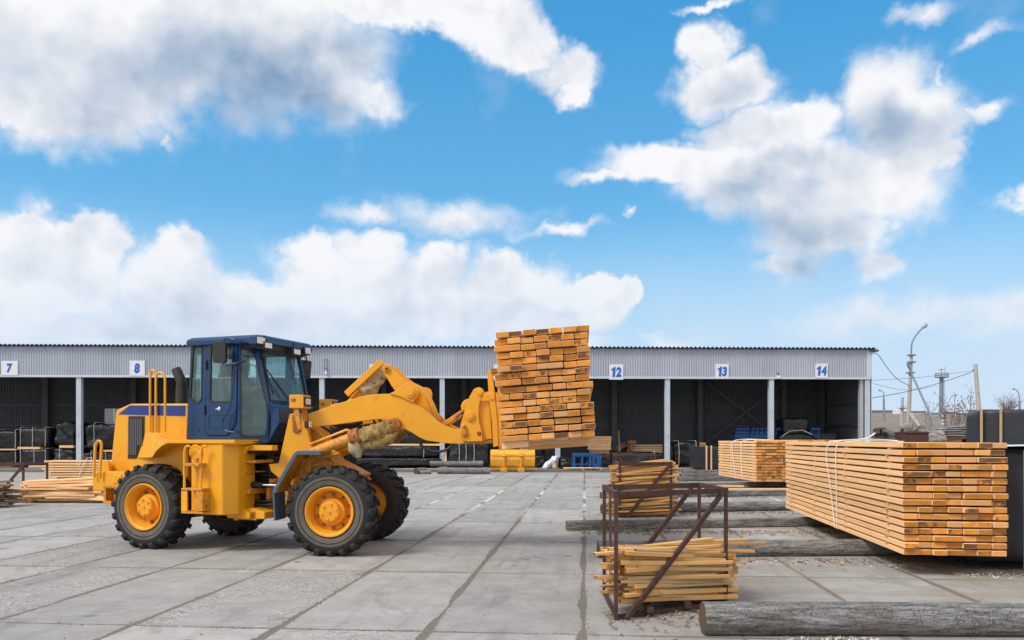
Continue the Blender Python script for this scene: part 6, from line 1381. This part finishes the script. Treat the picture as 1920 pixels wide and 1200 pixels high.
# ================================================================ LIFTED TIMBER
tb=f_(*c4(1895,960),-2.35)
u_0=FM.inverted()@P(944,830,10.75)
PMt=FM@Matrix.Translation((u_0.x,-2.36,0))
zb0=P(938.5,829,10.75).z
PM=PMt@Matrix.Translation((0,0,zb0))@Matrix.Rotation(R(1.5),4,'Z')@Matrix.Rotation(-R(4.1),4,'Y')@Matrix.Rotation(R(-1.2),4,'X')@Matrix.Rotation(PI/2,4,'Z')@Matrix.Translation((3.0,0,0))@Matrix.Scale(-1,4,(0,1,0))
r6,b6,W6=bundle(PMt.translation,PM,6.0,16,7,.172,.069,.0895,'tall stack of orange planks lifted on the loader forks',jit=.03,merge=.10,rowshift=.03,stickers='inside')
m=MB(PM); m.box(-2.95,-2.80,.0,.34,-.085,-.003); m.build('bearer','timber_side',r6)
for xx in(-1.9,1.9,.4): m=MB(PM); m.box(xx-.05,xx+.05,.0,W6,-.06,-.003); m.build('bearer','timber_side',r6)

# ================================================================ PERSON IN THE CAB
pr=thing('person',RM@Vector((.95,0,1.7)),'person in dark cap and olive jacket seated at the wheel inside the blue cab','person')
def skinmesh(name,verts,edges,rad,M,mt,parent,sub=2,root=0):
    me=bpy.data.meshes.new(name); me.from_pydata([tuple(M@Vector(v)-parent.matrix_world.translation) for v in verts],edges,[]); o=bpy.data.objects.new(name,me); C.objects.link(o)
    s_=o.modifiers.new('skin','SKIN'); s_.use_smooth_shade=True
    if not me.skin_vertices: me.attributes
    bm=bmesh.new(); bm.from_mesh(me); sl=bm.verts.layers.skin.verify()
    bm.verts.ensure_lookup_table()
    for i,v in enumerate(bm.verts): r0=rad[i]; v[sl].radius=(r0 if isinstance(r0,tuple) else (r0,r0)); v[sl].use_root=(i==root)
    bm.to_mesh(me); bm.free()
    ss=o.modifiers.new('sub','SUBSURF'); ss.levels=sub; ss.render_levels=sub
    dg=bpy.context.evaluated_depsgraph_get(); me2=bpy.data.meshes.new_from_object(o.evaluated_get(dg)); bpy.data.objects.remove(o)
    me2.name=name; me2.materials.clear(); me2.materials.append(MT[mt]); me2.polygons.foreach_set('use_smooth',[True]*len(me2.polygons))
    o=bpy.data.objects.new(name,me2); C.objects.link(o); o.parent=parent; return o
V_=[(.92,0,2.26),(.88,0,2.45),(.86,0,2.64),(.90,0,2.76),(.93,0,2.83),(.95,0,2.92),(.97,0,3.0)]
E_=[(i,i+1) for i in range(6)]; Rd=[(.15,.17),(.14,.16),(.14,.17),(.06,.06),(.055,.055),(.085,.085),(.075,.08)]
def chain(root,pts,rads):
    p=root
    for q,r in zip(pts,rads): V_.append(q); E_.append((p,len(V_)-1)); Rd.append(r); p=len(V_)-1
    return p
for s3 in(-1,1):
    chain(2,[(.88,.19*s3,2.66),(1.02,.26*s3,2.46),(1.24,.2*s3,2.52),(1.34,.17*s3,2.54),(1.40,.15*s3,2.56)],[.075,.055,.045,.032,.035])
    chain(0,[(1.02,.10*s3,2.26),(1.36,.13*s3,2.30),(1.42,.13*s3,1.90),(1.46,.13*s3,1.75),(1.56,.13*s3,1.72)],[.095,.07,.055,.045,.045])
skinmesh('body',V_,E_,Rd,RM,'skin',pr)
Vj=[v for v in V_[:4]]; 
V2=[(.92,0,2.22),(.88,0,2.45),(.86,0,2.66),(.90,0,2.74)];E2=[(0,1),(1,2),(2,3)];R2=[(.18,.2),(.175,.2),(.165,.2),(.09,.09)]
for s3 in(-1,1):
    b0=len(V2)
    V2+=[(.88,.20*s3,2.67),(1.02,.27*s3,2.46),(1.22,.21*s3,2.52),(1.31,.18*s3,2.54)]; E2+=[(2,b0),(b0,b0+1),(b0+1,b0+2),(b0+2,b0+3)]; R2+=[.095,.075,.062,.052]
skinmesh('jacket',V2,E2,R2,RM,'jacket',pr)
V3=[(.92,0,2.22)];E3=[];R3=[(.17,.19)]
for s3 in(-1,1):
    b0=len(V3); V3+=[(1.02,.11*s3,2.26),(1.37,.13*s3,2.31),(1.43,.13*s3,1.92),(1.46,.13*s3,1.80)]; E3+=[(0,b0),(b0,b0+1),(b0+1,b0+2),(b0+2,b0+3)]; R3+=[.11,.085,.068,.065]
skinmesh('trousers',V3,E3,R3,RM,'cap_cloth',pr)
m=MB(RM@Matrix.Translation((.965,0,2.95))@Matrix.Rotation(R(90),4,'X')); m.lathe([(.112,0),(.115,-.04),(.105,-.09),(.07,-.125),(.001,-.135)][::-1],20); m.build('cap','cap_cloth',pr,smooth=60)
m=MB(RM); m.prism([(1.06,2.955),(1.16,2.935),(1.16,2.945),(1.06,2.97)],-.07,.07); m.build('cap_peak','cap_cloth',pr)
for s3 in(-1,1):
    for k in range(5):
        y=.15*s3+(k-2)*.018; m=MB(RM); m.tube([(1.40,y,2.57),(1.44,y*1.02,2.585),(1.455,y*1.02,2.555),(1.44,y,2.53)],[.010,.010,.009,.008],6); m.build('finger','skin',pr,smooth=60)
m=MB(RM); m.tube([(1.05,0,2.93),(1.085,0,2.90),(1.06,0,2.885)],[.012,.018,.01],8); m.build('nose','skin',pr,smooth=60)
bpy.context.view_layer.update()
